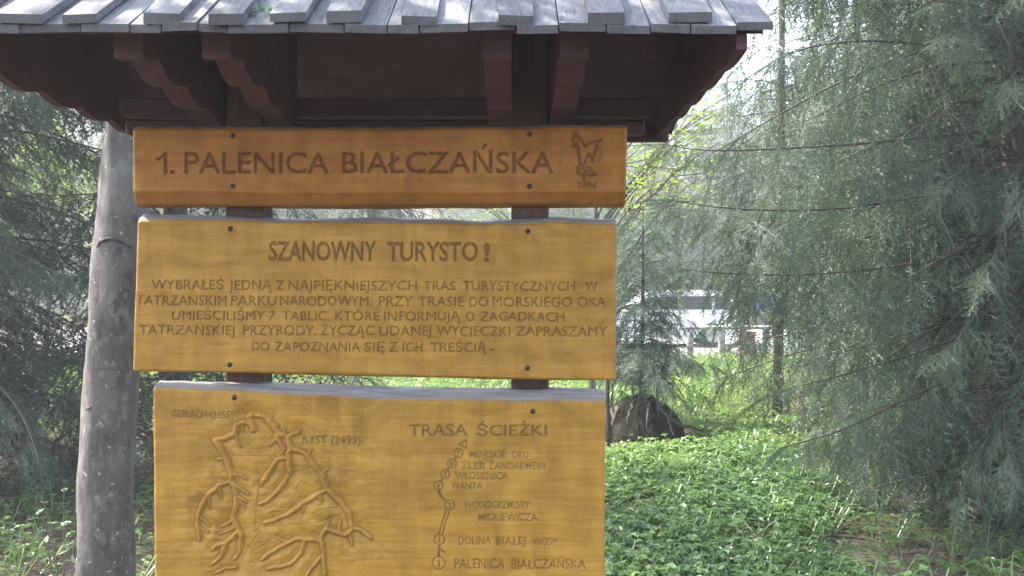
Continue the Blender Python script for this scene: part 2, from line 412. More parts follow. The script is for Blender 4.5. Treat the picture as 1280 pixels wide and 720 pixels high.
def make_board(parent, name, mat, top, bot, bevtop, bevbot, D, th, field, y_fine=None, side=((0, 0), (0, 0)), label=None):
    """top / bot / bevtop / bevbot: (x, y) outline curves in photo pixels; field(x, y) -> depth (m, + is out), stain, red, letter mask"""
    x0, x1 = top[0][0], top[-1][0]
    nx = int((x1 - x0) / PITCH); xs = np.linspace(x0, x1, nx)
    cv = lambda c: np.interp(xs, [p[0] for p in c], [p[1] for p in c])
    wob = lambda k, a: a * vnoise(xs * 0.02, xs * 0 + k, 31) + a * 0.4 * vnoise(xs * 0.09, xs * 0 + k, 32)
    T, B, BT, BB = cv(top) + wob(1, .9), cv(bot) + wob(2, .5), cv(bevtop) + wob(3, 1.1), cv(bevbot) + wob(4, .7)
    hh = np.mean(B - T)
    if y_fine: vs = np.concatenate([np.linspace(0, y_fine, int(hh * y_fine / PITCH)), np.linspace(y_fine, 1, 40)[1:]])
    else: vs = np.linspace(0, 1, int(hh / PITCH))
    ny = len(vs)
    py = T[None] + vs[:, None] * (B - T)[None]; px = np.repeat(xs[None], ny, 0)
    dep, stain, red, let = field(px, py)
    sl, sr = side                                # pixel shift of left / right edge between top and bottom
    shift = (sl[0] + (sl[1] - sl[0]) * vs)[:, None] * (1 - (px - x0) / (x1 - x0)) + (sr[0] + (sr[1] - sr[0]) * vs)[:, None] * (px - x0) / (x1 - x0)
    # rounded long edges
    e = np.minimum(px - x0, x1 - px); r = 5.0
    rnd = np.where(e < r, (1 - np.sqrt(np.clip(1 - (1 - e / r) ** 2, 0, 1))) * 0.009, 0)
    ev = np.minimum(py - T[None], B[None] - py); rnd += np.where(ev < 3, (1 - ev / 3) ** 2 * 0.004, 0)
    Yd = D - dep + rnd
    rows_px, rows_py, rows_y, rows_bev, rows_st = [], [], [], [], []
    def push(p_y, yy, bv):
        rows_px.append(xs); rows_py.append(p_y); rows_y.append(yy); rows_bev.append(np.full(nx, bv)); rows_st.append(np.zeros(nx))
    nb = 5
    V = []
    def to3(px_, py_, yy):                       # outline pixels are measured at the front plane D
        return np.stack([(px_ - 640) / FPX * D, yy, EYE - (py_ - 360) / FPX * D], -1)
    ftop = Yd[0]; fbot = Yd[-1]
    topr = []
    for k in range(nb, 0, -1):
        s = k / nb
        jag = 0.003 * vnoise(xs * 0.05, xs * 0 + k, 33)
        topr.append(to3(xs + shift[0], T + (BT - T) * s ** 0.8, ftop + th * (s ** 1.3) + jag))
    botr = []
    for k in range(1, nb + 1):
        s = k / nb
        botr.append(to3(xs + shift[-1], B + (BB - B) * s ** 0.8, fbot + th * (s ** 1.3)))
    front = to3(px + shift, py, Yd)
    G = np.concatenate([np.array(topr), front, np.array(botr)])       # rows x cols x 3
    bev = np.concatenate([np.ones((nb, nx)), np.zeros((ny, nx)), np.full((nb, nx), 0.0)])
    bev[nb] = 0.35
    st = np.concatenate([np.zeros((nb, nx)), stain, np.full((nb, nx), 0.30)]); rdm = np.concatenate([np.zeros((nb, nx)), red, np.zeros((nb, nx))])
    # end columns fold back to the rear plane
    back = G[:, :1].copy(); back[..., 1] = D + th + 0.004; backr = G[:, -1:].copy(); backr[..., 1] = D + th + 0.004
    G = np.concatenate([back, G, backr], 1)
    pad = lambda A: np.concatenate([A[:, :1], A, A[:, -1:]], 1)
    bev, st, rdm = pad(bev), pad(st), pad(rdm)
    nr, nc = G.shape[:2]
    idx = np.arange(nr * nc).reshape(nr, nc)
    q = np.stack([idx[:-1, :-1], idx[1:, :-1], idx[1:, 1:], idx[:-1, 1:]], -1)
    closing = np.stack([idx[0, :-1], idx[0, 1:], idx[-1, 1:], idx[-1, :-1]], -1)
    lm = np.zeros((nr - 1, nc - 1), int)
    lf = let[:-1, :-1]
    lm[nb:nb + ny - 1, 1:nx] = lf
    board = MB(); board.add(G.reshape(-1, 3), q[lm == 0], closing, stain=st.ravel(), red=rdm.ravel(), bevel=bev.ravel())
    bo = board.build(name, mat, parent)
    if label: bo['label'] = label
    for code, nm in [(2, 'carved_emblem'), (3, 'relief_map'), (4, 'route_diagram')] + [(c, 'carved_text') for c in range(10, 40)]:
        sel = q[lm == code]
        if not len(sel): continue
        u, inv = np.unique(sel, return_inverse=True)
        mb = MB(); mb.add(G.reshape(-1, 3)[u], inv.reshape(-1, 4), stain=st.ravel()[u], red=rdm.ravel()[u], bevel=bev.ravel()[u])
        mb.build(nm, mat, bo)
    return bo

def screws(bo, pts, D, mat=None):
    for px, py in pts:
        c = P(px, py, D); mb = MB()
        r = np.array([0.0078, 0.0078, 0.0062, 0.003, 0.0]); yy = np.array([0.004, -0.001, -0.004, -0.0052, -0.0054])
        n = 12; th = np.arange(n) * 2 * math.pi / n
        v = np.stack([np.stack([c[0] + rr * np.cos(th), np.full(n, D + y), c[2] + rr * np.sin(th)], 1) for rr, y in zip(r, yy)]).reshape(-1, 3)
        i = np.arange(4)[:, None] * n; j = np.arange(n)[None]; j2 = (j + 1) % n
        mb.add(v, np.stack([i + j, i + j2, i + n + j2, i + n + j], -1).reshape(-1, 4))
        box(mb, c[0] - .004, c[0] + .004, D - .0066, D - .005, c[2] - .0008, c[2] + .0008)
        mb.build('screw', M_SCREW, bo)

DB = 2.6
sign = root('information_board', (-0.37, 2.72, 0), 'roofed wooden tourist information board with three carved honey-coloured planks', 'information board')

def surf(px, py):
    return 0.0009 * vnoise(px * 0.012, py * 0.10, 41) + 0.0006 * vnoise(px * 0.03, py * 0.25, 42) + 0.0016 * vnoise(px * 0.006, py * 0.02, 43)

def knots(px, py, ks):
    k = np.zeros_like(px)
    for cx_, cy_, rx, ry, a in ks:
        d = np.hypot((px - cx_) / rx, (py - cy_) / ry) + 0.12 * vnoise(px * .3 + cx_, py * .3, 47)
        k = np.maximum(k, a * np.clip(1.25 - d, 0, 1) ** .6 * (0.72 + 0.28 * np.cos(d * 11)))
    return k
# --- board one: the title
r1 = Raster(180, 765, 158, 245)
r1.line([(207, 216.0), (207, 191.5)], 4.2); r1.line([(196, 199.5), (202, 196.5), (206.5, 191.5)], 3.0); r1.line([(214.2, 215.2), (217, 215.2)], 3.6); word(r1, 'PALENICA', 231, 411, 190, 216.5, 0.0); word(r1, 'BIAŁCZAŃSKA', 428, 692, 189.5, 216, 0.0)
rE = Raster(705, 765, 162, 242)
E_ = lambda pts, w=1.6, v=1.0: rE.line([(700 + x / 9, 160 + y / 9) for x, y in pts], w, v)
E_([(150, 210), (160, 170), (135, 110), (165, 90), (210, 95), (250, 150), (285, 205)], 2.2)          # head and neck of the chamois
E_([(140, 105), (165, 60), (150, 40)], 1.4); E_([(170, 92), (190, 55), (172, 30)], 1.4)                  # horns
E_([(285, 205), (320, 175), (370, 155), (420, 150), (470, 120)], 2.0)                                    # back and rump
E_([(420, 150), (405, 240), (385, 290), (365, 380)], 2.4); E_([(360, 375), (345, 300), (325, 285), (300, 330), (265, 425)], 2.4)
E_([(160, 200), (205, 215), (215, 290), (225, 360), (228, 425)], 3.2); E_([(228, 430), (262, 430)], 2.0)
E_([(205, 215), (190, 160)], 1.5)
E_([(190, 440), (210, 510), (250, 525), (300, 520), (350, 535), (410, 525)], 2.4)                        # rock
E_([(265, 440), (275, 480), (300, 500), (310, 440)], 1.6); E_([(345, 440), (350, 500), (400, 505)], 1.6); E_([(190, 440), (240, 470)], 1.5)
E_([(275, 520), (270, 600)], 2.4); E_([(440, 200), (460, 300), (430, 380)], 2.0, 0.6)
word(rE, 'TPN', 722, 745, 227.5, 235.5, 0.0)
im1, imE = r1.blurred(1), rE.blurred(1); im1w, imEw = r1.blurred(3), rE.blurred(4)
def f1(px, py):
    a = r1.sample(im1, px, py); e = rE.sample(imE, px, py)
    dep = surf(px, py) - 0.0042 * a - 0.0028 * e
    ew = rE.sample(imEw, px, py)
    st = np.maximum(a * 0.92, np.maximum(e * 0.85, np.clip(ew * 1.2, 0, 0.34)))
    b = np.clip((py - 239 - 2.2 * vnoise(px * 0.012, py * 0, 45)) / 3, 0, 1)       # chamfered lower strip
    dep = dep - b * np.clip(py - 239, 0, 30) * 0.0011
    st = np.maximum(st, b * 0.34); st = np.maximum(st, knots(px, py, [(700, 203, 3.4, 3, .55), (172, 201, 4, 5, .4), (455, 226, 7, 4, .3), (600, 246, 16, 4, .35), (330, 246, 14, 3.5, .4), (560, 172, 9, 2, .25)]))
    return dep, st, np.zeros_like(px), np.where(e > 0.4, 2, np.where(a > 0.4, 10, 0))
b1 = make_board(sign, 'title_board', M_B1, [(165, 160), (300, 161), (470, 161.5), (640, 160), (784, 158)],
                [(165, 255), (300, 257), (500, 256), (650, 254.5), (784, 255)],
                [(165, 153.5), (300, 154), (470, 154), (640, 152.5), (784, 151)],
                [(165, 257), (470, 258.5), (784, 257)], DB, 0.045, f1, side=((0, 0.5), (0.5, -1.5)))
screws(b1, [(291, 170), (291, 233), (662, 168), (662, 233)], DB)

# --- board two: the greeting
r2 = Raster(164, 770, 285, 450)
word(r2, 'SZANOWNY', 337, 470, 302, 325.5, 0.012); word(r2, 'TURYSTO', 484, 597, 302.5, 326, 0.012); word(r2, '!', 606, 612, 304, 326.5, 0.012)
LINES = [(350, 362, 'WYBRAŁEŚ 191 281 JEDNĄ 288 341 Z 347 356 NAJPIĘKNIEJSZYCH 362 522 TRAS 530 570 TURYSTYCZNYCH 580 719 W 732 747'),
         (369.5, 381.5, 'TATRZANSKIM 173 285 PARKU 291 347 NARODOWYM. 352 466 PRZY 475 517 TRASIE 524 581 DO 588 611 MORSKIEGO 617 716 OKA 723 758'),
         (388.5, 400, 'UMIEŚCILIŚMY 218 333 7 338 346 TABLIC, 355 414 KTÓRE 421 476 INFORMUJĄ 482 577 O 584 594 ZAGADKACH 602 706'),
         (406.5, 418.5, 'TATRZAŃSKIEJ 178 296 PRZYRODY. 307 398 ŻYCZĄC 404 470 UDANEJ 477 541 WYCIECZKI 548 639 ZAPRASZAMY 647 760'),
         (427, 438.5, 'DO 319 340 ZAPOZNANIA 347 453 SIĘ 459 484 Z 490 499 ICH 506 531 TREŚCIĄ 541 610 . 615 618')]
for yt, yb, l in LINES:
    w = l.split()
    for k in range(0, len(w), 3):
        if w[k] == '.': r2.line([(615, yb - 1), (617.5, yb - 1)], 2.4); continue
        a, b = float(w[k + 1]), float(w[k + 2]); dy = (a - 165) / 600 * 2.2
        word(r2, w[k], a, b, yt + dy, yb + dy, -0.004, slope=0.0036)
im2 = r2.blurred(1)
def f2(px, py):
    a = r2.sample(im2, px, py)
    big = np.clip((332 - py) / 3, 0, 1)
    return surf(px, py) - (0.0032 + 0.0012 * big) * a, np.maximum(a * 0.97, knots(px, py, [(712, 442, 5, 4, .5), (640, 437, 3, 3, .45), (265, 295, 9, 1.2, .5), (320, 297, 14, 1, .35), (417, 457, 5, 2, .35), (200, 450, 14, 1.5, .3), (690, 352, 20, 2, .18), (652, 322, 5, 2, .4), (240, 420, 11, 7, .2), (300, 343, 3, 2, .4)])), np.zeros_like(px), np.where(a > 0.4, 10 + np.searchsorted(np.array([335, 366, 385.5, 404.5, 423.5]), py - (px - 165) / 600 * 2.2), 0)
b2 = make_board(sign, 'greeting_board', M_B2, [(170, 275), (250, 275), (290, 276), (350, 277.5), (470, 278), (600, 280.5), (650, 279), (700, 278.5), (771, 281)],
                [(170, 463), (290, 465), (470, 468.5), (600, 472), (660, 474), (771, 474.5)],
                [(170, 266), (230, 267), (290, 269), (350, 272), (470, 270), (540, 271), (600, 274), (650, 270), (700, 269.5), (771, 271)],
                [(170, 466), (290, 468), (470, 472), (660, 477), (771, 477)], DB, 0.045, f2, side=((1, -5), (0.5, -1.5)))
screws(b2, [(288, 286), (660, 289), (287, 456), (659, 460)], DB)

# --- board three: the relief map and the route
r3 = Raster(195, 756, 505, 722)
word(r3, 'GERLACH', 214, 258, 513, 522, 0.018, 0.85, 0.02); word(r3, '(2655)', 262, 291, 514, 523, 0.018, 0.85, 0.02)
word(r3, 'RYSY', 378, 409, 544.5, 555, 0.018, 0.9); word(r3, '(2499)', 413, 451, 545, 555.5, 0.018, 0.9, 0.01)
word(r3, 'TRASA', 511, 585, 531, 545, 0.014); word(r3, 'ŚCIEŻKI', 596, 684, 531.5, 545, 0.014)
for body, a, b, y0, y1 in [('MORSKIE', 587, 632, 563.5, 572.5), ('OKO', 640, 661, 564.5, 573), ('ŻLEB', 578, 606, 578, 586.5), ('ŻANDARMERII', 612, 682, 578, 587),
                           ('WŁOSIENICA', 569, 635, 590.5, 599.5), ('WANTA', 564, 603, 603, 612), ('WODOGRZMOTY', 580, 662, 627, 636),
                           ('MICKIEWICZA', 598, 672, 642, 651.5), ('DOLINA', 573, 614, 671, 681), ('BIAŁEJ', 621, 657, 671.5, 681.5), ('WODY', 667, 698, 672, 682),
                           ('PALENICA', 568, 631, 699, 711), ('BIAŁCZAŃSKA', 640, 733, 699.5, 711.5)]:
    word(r3, body, a, b, y0, y1, 0.008, 0.95)
rD = Raster(535, 595, 545, 722)
for n, c, r in [('7', (573, 567), 5.5), ('6', (565, 580), 5.5), ('5', (556.5, 593), 5.5), ('4', (548, 607.5), 5.5), ('3', (562, 632), 6), ('2', (549, 675), 6.5), ('1', (548.5, 704), 8)]:
    rD.ring(c, r, 1.3); word(rD, n, c[0] - r * (.12 if n == '1' else .33), c[0] + r * (.12 if n == '1' else .33), c[1] - r * .55, c[1] + r * .6, 0.02)
rD.line([(574, 556), (583, 550), (583, 561), (574, 556)], 1.3)
for off in (-2.2, 2.2):
    rD.line([(560 + off, 638), (556 + off, 650), (551 + off, 668)], 1.4)
rD.line([(548, 613), (551, 621), (557, 627)], 3.2); rD.line([(551, 603), (553, 598)], 2.4); rD.line([(559, 588), (562, 585)], 2.4); rD.line([(568, 575), (570, 572)], 2.2)
rD.line([(549, 682), (548, 696)], 3.0); rD.line([(551, 688), (556, 691)], 2.0)
C = lambda *p: [(180 + x * 0.3472, 470 + y * 0.3472) for x, y in p]
RIDGE = [(C((250, 235), (290, 225), (325, 210), (330, 180), (350, 165), (375, 175), (390, 192)), 3.6), (C((390, 192), (375, 150), (388, 138), (430, 145), (465, 180), (480, 210), (515, 215), (552, 208)), 3.8),
         (C((515, 215), (520, 255), (540, 265)), 3.6), (C((470, 215), (500, 265), (490, 278)), 2.6), (C((480, 210), (450, 250)), 2.4), (C((325, 212), (342, 258)), 2.2), (C((375, 175), (400, 195)), 2.2),
         (C((438, 148), (458, 148)), 1.8), (C((465, 182), (482, 176)), 1.8), (C((350, 168), (352, 200)), 2.0), (C((500, 212), (505, 190)), 2.0), (C((540, 212), (560, 190)), 2.0),
         (C((250, 235), (275, 270), (295, 310), (310, 350), (310, 378)), 3.9), (C((265, 302), (297, 300)), 2.0), (C((310, 350), (335, 358), (362, 368)), 2.2),
         (C((310, 378), (265, 395), (225, 430), (200, 470), (188, 520), (190, 592)), 3.2), (C((262, 380), (297, 386)), 2.2), (C((213, 440), (237, 425)), 1.9), (C((228, 432), (232, 480)), 2.0), (C((265, 398), (270, 440)), 2.0),
         (C((195, 508), (228, 538)), 2.3), (C((192, 545), (225, 562)), 2.3),
         (C((310, 380), (325, 420), (325, 470), (315, 510), (330, 550), (345, 580), (338, 630), (322, 660)), 3.4), (C((325, 395), (372, 427)), 2.3), (C((325, 430), (366, 456)), 2.3), (C((325, 445), (360, 472)), 2.0), (C((314, 518), (268, 547)), 2.5), (C((318, 545), (268, 572)), 2.4),
         (C((332, 560), (290, 602), (250, 610), (238, 622)), 3.0), (C((290, 604), (270, 650), (234, 680)), 2.8),
         (C((540, 265), (580, 280), (610, 320), (640, 360), (655, 410), (700, 450), (735, 490), (745, 545), (770, 552), (812, 582)), 3.9), (C((640, 352), (662, 332)), 2.2), (C((590, 285), (600, 265)), 2.0),
         (C((655, 412), (620, 428), (575, 455), (530, 490), (480, 515), (428, 530)), 3.3), (C((575, 458), (570, 488)), 2.2), (C((632, 430), (637, 452)), 2.0),
         (C((745, 555), (720, 572), (680, 562), (655, 550), (635, 580), (640, 640), (646, 725)), 3.2), (C((700, 560), (703, 524)), 2.0), (C((735, 570), (747, 608)), 2.4), (C((655, 550), (666, 515)), 2.0),
         (C((630, 592), (560, 585), (510, 600), (460, 632), (415, 662)), 3.0), (C((512, 598), (478, 588)), 2.0), (C((577, 592), (560, 640), (520, 680), (440, 696)), 2.9),
         (C((418, 392), (450, 340), (478, 302), (508, 295)), 3.2), (C((520, 270), (520, 350), (490, 400), (440, 450), (412, 462)), 3.2), (C((515, 357), (532, 350)), 1.8),
         (C((640, 645), (600, 690), (578, 724)), 2.6), (C((322, 690), (288, 692), (240, 716)), 2.2)]
rG = Raster(225, 470, 500, 722)
for g in [C((400, 310), (410, 360), (408, 420), (400, 470), (395, 550), (412, 560), (370, 620), (345, 660), (370, 676), (430, 666), (470, 640)), C((430, 545), (530, 536), (620, 530), (720, 495)),
          C((315, 290), (450, 288), (450, 305)), C((345, 262), (425, 264)), C((540, 320), (560, 340), (600, 330)), C((430, 480), (470, 470), (520, 480), (545, 455)), C((500, 440), (540, 420), (560, 380), (590, 390)),
          C((600, 500), (640, 480), (690, 475), (720, 488)), C((545, 395), (550, 420), (530, 440)), C((440, 500), (460, 490), (500, 488)), C((600, 495), (615, 505), (640, 495), (630, 483)), C((405, 430), (425, 432), (440, 420)),
          C((410, 500), (420, 520)), C((395, 560), (420, 565)), C((378, 640), (440, 600), (500, 560)), C((520, 350), (545, 345), (545, 328), (525, 326)), C((415, 600), (450, 590), (430, 612)), C((570, 470), (600, 462), (640, 468))]:
    rG.line(g, 1.3, 0.8)
imr, imD, imG = r3.blurred(1), rD.blurred(1), rG.blurred(1)
# ridge height field on its own raster
HS = 0.5
hx = np.arange(225, 475, HS); hy = np.arange(500, 732, HS); HX, HY = np.meshgrid(hx, hy)
HXw = HX + 1.2 * vnoise(HX * 0.12, HY * 0.12, 51); HYw = HY + 1.2 * vnoise(HX * 0.12, HY * 0.12 + 9, 52)
best = np.full(HX.shape, 99.0); bw = np.ones(HX.shape); near = np.full(HX.shape, 99.0)
for pts, w in RIDGE:
    pts = np.array(pts); n = len(pts) - 1
    for k in range(n):
        a, b = pts[k], pts[k + 1]; d = b - a; L2 = d @ d
        t = np.clip(((HXw - a[0]) * d[0] + (HYw - a[1]) * d[1]) / L2, 0, 1)
        dist = np.hypot(HXw - a[0] - t * d[0], HYw - a[1] - t * d[1])
        ww = w * (1.0 - 0.30 * ((k + t) / n) ** 3 if w > 2.5 else (1.0 - 0.5 * (k + t) / n)) * 1.06 * (1 + 0.28 * vnoise(HX * 0.16, HY * 0.16, 53))
        rel = dist / ww
        upd = rel < best; best = np.where(upd, rel, best); bw = np.where(upd, ww, bw); near = np.minimum(near, dist - ww)
out = np.clip(near, 0, None)
ridge = np.where(best < 1, 0.55 * np.sqrt(np.clip(1 - best ** 2, 0, 1)) + 0.45 * np.clip(1 - best, 0, 1), 0)
basin = np.exp(-(out / 8.0) ** 2)
RH = -0.0062 * basin + ridge * (0.0022 + 0.0023 * bw)
groove = np.exp(-((near - 0.9) / 1.1) ** 2)
def samp(im, x, y):
    fx = np.clip((x - hx[0]) / HS, 0, len(hx) - 1.01); fy = np.clip((y - hy[0]) / HS, 0, len(hy) - 1.01)
    i = fx.astype(int); j = fy.astype(int); u = fx - i; v = fy - j
    return (im[j, i] * (1 - u) + im[j, i + 1] * u) * (1 - v) + (im[j + 1, i] * (1 - u) + im[j + 1, i + 1] * u) * v
def row3(px, py):                                 # which inscription of the map board a pixel belongs to
    left = np.where(px < 330, 10, 11)
    return np.where(px < 480, left, 12 + np.searchsorted(np.array([554, 575.5, 588.5, 601.2, 620, 640, 660, 688]), py))
def f3(px, py):
    a = r3.sample(imr, px, py); d = rD.sample(imD, px, py); g = rG.sample(imG, px, py)
    inm = (px > 226) & (px < 474) & (py > 501) & (py < 731)
    fade = np.clip((731 - py) / 8, 0, 1)
    rh = np.where(inm, samp(RH, px, py), 0) * fade
    gr = np.where(inm, samp(groove, px, py), 0) * fade; rd = np.where(inm, samp(ridge, px, py), 0) * fade
    inside = np.clip(1 - np.hypot((px - 350) / 95, (py - 630) / 100), 0, 1)
    tool = 0.0010 * vnoise(px * 0.10, py * 0.16, 61) + 0.0008 * vnoise(px * 0.3, py * 0.3, 62)
    zone = np.clip(1.6 - np.hypot((px - 350) / 120, (py - 620) / 115), 0, 1)
    strip = np.clip(1.7 - np.hypot((px - 320) / 130, (py - 610) / 120), 0, 1)
    dep = surf(px, py) + rh - 0.0022 * a - 0.0030 * d - 0.0020 * g + tool * zone - 0.0009 * np.clip(vnoise(px * 0.018, py * 0.13, 63) - 0.35, 0, 1) * strip
    st = np.maximum.reduce([a * 1.0, d * 1.0, g * 0.5, gr * 0.6, np.clip(vnoise(px * 0.018, py * 0.13, 63) - 0.35, 0, 1) * strip * 0.35])
    st = np.maximum(st, knots(px, py, [(722, 520, 9, 12, .3), (520, 610, 3, 2, .5), (612, 604, 3, 2, .4), (225, 628, 16, 2, .3), (500, 662, 7, 1.5, .4), (504, 710, 4, 7, .35), (700, 600, 12, 2, .22), (470, 560, 10, 2, .3), (240, 560, 14, 1.5, .35), (235, 585, 12, 1.3, .35), (222, 600, 20, 1.5, .35), (250, 690, 14, 2, .3), (650, 690, 4, 3, .3)]))
    red = np.maximum(np.clip(1.5 - np.hypot((px - 352.5) / 5.2, (py - 555.5) / 6.0), 0, 1) * 0.5, rd * 0.10)
    m = np.where(d > 0.4, 4, np.where((rd > 0.02) | (gr > 0.55) | (g > 0.4), 3, np.where(a > 0.4, row3(px, py), 0)))
    return dep, st, red, m
b3 = make_board(sign, 'map_board', M_B3, [(190, 485), (297, 489), (330, 491), (400, 495), (480, 500), (600, 501), (700, 502), (757, 502.5)],
                [(190, 905), (470, 909), (757, 908)],
                [(190, 478), (297, 479.5), (400, 482), (480, 485), (600, 486.5), (700, 487), (757, 487.5)],
                [(190, 910), (470, 914), (757, 912)], DB, 0.05, f3, y_fine=0.56, side=((0, 5), (0, -2)))
screws(b3, [(293, 497), (666, 514)], DB)

# ------------------------------------------------------------------ posts, brackets, beam, roof
YP = DB + 0.055                                   # front of the posts, behind the boards
for x0, x1, z1 in ((P(281, 0, YP)[0], P(329, 0, YP)[0], 2.50), (P(639, 0, YP)[0], P(686, 0, YP)[0], 2.50)):
    mb = MB(); box(mb, x0, x1, YP, YP + 0.108, -0.3, z1, 0.006); mb.build('post', M_POST, sign, False)
EAVE_Y, RIDGE_Y, BACK_Y = 2.0, 2.62, 3.22
SL = math.tan(R(33)); ZE = 2.153                  # underside of the planks at the front eave
xl, xr = (-122 - 640) / FPX * 2.0, (968 - 640) / FPX * 2.0
ridge_z = ZE + (RIDGE_Y - EAVE_Y) * SL; slb = (ridge_z - ZE) / (BACK_Y - RIDGE_Y)
def plank(mb, xa, xb, z_off, th, front=True, over=0.0, tilt=0.0):
    y0 = EAVE_Y - over if front else BACK_Y + over
    sl = SL if front else -slb
    pts = []
    yb = RIDGE_Y + (0.01 if front else -0.01)
    n = 5
    V = []
    for y in np.linspace(y0, yb, n):
        z = ZE + (y - EAVE_Y) * SL if front else ZE + (BACK_Y - y) * slb
        z += z_off
        sag = 0.0025 * math.sin(y * 9 + xa * 31); sg2 = 0.003 * math.sin(xa * 57)
        dx = tilt * (y - y0)
        V += [(xa + dx, y, z + sag), (xb + dx, y, z + sag + sg2 * (y < RIDGE_Y)), (xb + dx, y, z + sag + sg2 * (y < RIDGE_Y) + th), (xa + dx, y, z + sag + th)]
    F = [(0, 1, 2, 3), ((n - 1) * 4 + 3, (n - 1) * 4 + 2, (n - 1) * 4 + 1, (n - 1) * 4)]
    for k in range(n - 1):
        for j in range(4):
            F.append((k * 4 + (j + 1) % 4, k * 4 + j, k * 4 + 4 + j, k * 4 + 4 + (j + 1) % 4))
    mb.add(V, F)
X2 = lambda px: (px - 640) / FPX * 2.0
UP = [(-78, -35), (-6, 55), (80, 122), (179, 224), (262, 305), (338, 383), (408, 452), (502, 546), (623, 667), (735, 781), (836, 890)]
rr = random.Random(3)
mb = MB()
edges = [-122] + [(a + b) / 2 for a, b in UP] + [968]
for k in range(len(edges) - 1):                   # lower planks meet under the upper ones; some gaps show two
    a, b = X2(edges[k]) + 0.002, X2(edges[k + 1]) - 0.002
    if b - a > 0.13:
        mid = a + (b - a) * rr.uniform(0.45, 0.6)
        plank(mb, a, mid - 0.0015, rr.uniform(-.001, .001), 0.018, True, rr.uniform(-.004, .004), rr.uniform(-.004, .004)); plank(mb, mid + 0.0015, b, rr.uniform(-.001, .001), 0.018, True, rr.uniform(-.006, .004))
    else: plank(mb, a, b, rr.uniform(-.001, .001), 0.018, True, rr.uniform(-.005, .004), 0.0)
    plank(mb, a, b, 0, 0.018, False)
for a, b in UP:
    plank(mb, X2(a), X2(b), 0.0195 + rr.uniform(0, .003), rr.uniform(.019, .026), True, rr.uniform(-.008, .010), rr.uniform(-.02, .02))
    plank(mb, X2(a), X2(b), 0.0195, 0.019, False)
roof = mb.build('roof', M_ROOF, sign, False)
mb = MB()                                         # dark sheathing under the planks
for (ya, yb, za, zb) in ((EAVE_Y + 0.045, RIDGE_Y, ZE - 0.004 + 0.045 * SL, ridge_z - 0.004), (BACK_Y - 0.012, RIDGE_Y, ZE - 0.004, ridge_z - 0.004)):
    n = 9
    for k in range(n):
        xa = xl + 0.012 + (xr - xl - 0.024) * k / n; xb = xl + 0.012 + (xr - xl - 0.024) * (k + 1) / n + 0.0
        v = [(x, y, z + dz) for dz in (-0.016, 0) for (y, z) in ((ya, za), (yb, zb)) for x in (xa, xb)]
        mb.add(v, [(0, 2, 3, 1), (4, 5, 7, 6), (0, 1, 5, 4), (2, 6, 7, 3), (0, 4, 6, 2), (1, 3, 7, 5)])
mb.build('sheathing', M_DARK, roof, False)
mb = MB(); box(mb, xl + 0.03, xr - 0.03, BACK_Y - 0.055, BACK_Y - 0.02, ZE - 0.05, ZE - 0.012, 0.004)
mb.build('eave_batten', M_DARK, roof, False)
def gable(x, wave):
    n = 46; pts = []
    for k in range(n + 1):
        y = EAVE_Y + 0.03 + (BACK_Y - EAVE_Y - 0.06) * k / n
        pts.append((y, ZE - 0.030 - wave * abs(math.sin(k / n * math.pi * 5.5))))
    pts += [(BACK_Y - 0.03, ZE + 0.002), (RIDGE_Y, ridge_z - 0.025), (EAVE_Y + 0.03, ZE + 0.002)]
    mb = MB(); prism(mb, pts, lambda u, v, d: (d, u, v), x, x + 0.024)
    mb.build('gable_board', M_DARK, roof, False)
gable(xl + 0.055, 0.020); gable(xr - 0.075, 0.008)
def bracket(x, w, y0=EAVE_Y + 0.10, y1=YP + 0.10):
    n = 60; pts = []
    for k in range(n + 1):
        s = k / n; y = y1 + (y0 - y1) * s
        pts.append((y, 2.072 + 0.085 * s - 0.024 * abs(math.sin(s * math.pi * 3.5)) * (0.4 + s)))
    pts += [(y0, ZE + (y0 - EAVE_Y) * SL - 0.024), (min(y1, RIDGE_Y), ZE + (min(y1, RIDGE_Y) - EAVE_Y) * SL - 0.024)]
    if y1 > RIDGE_Y: pts += [(y1, ridge_z - (y1 - RIDGE_Y) * slb - 0.024)]
    mb = MB(); prism(mb, pts, lambda u, v, d: (d, u, v), x - w / 2, x + w / 2)
    mb.build('bracket', M_BRK, sign, False)
for x in (-0.872, -0.672, -0.034, 0.142): bracket(x, 0.066)
mb = MB()
box(mb, -1.16, 0.40, YP + 0.112, YP + 0.175, 2.062, 2.105, 0.006); mb.build('beam', M_DARK, sign, False)
mb = MB(); box(mb, -1.18, 0.42, YP + 0.113, YP + 0.18, 2.118, 2.17, 0.006); mb.build('beam', M_DARK, sign, False)

# withered leaf clump lying on the roof planks
def leaf_clump():
    rng = np.random.default_rng(8)
    c = P(327, 12, 2.06); mb = MB()
    for k in range(16):
        a = rng.uniform(0, 6.28); l = rng.uniform(.012, .03); w = l * 0.3
        p = c + np.array([rng.normal(0, .018), rng.normal(0, .012), 0]); p[2] = ZE + (p[1] - EAVE_Y) * SL + 0.021 + rng.uniform(0, .014)
        d = np.array([math.cos(a), math.sin(a) * 0.6, math.sin(a) * 0.45 + rng.normal(0, .3)]); s = np.array([-math.sin(a), math.cos(a), rng.normal(0, .4)])
        mb.add([p, p + d * l * .5 + s * w, p + d * l, p + d * l * .5 - s * w], [(0, 1, 2, 3)], tint=rng.random())
    o = mb.build('leaf_litter', M_PALE, None, False)
    tag(o, 'small clump of pale withered leaves caught between two roof planks', 'leaves')
leaf_clump()

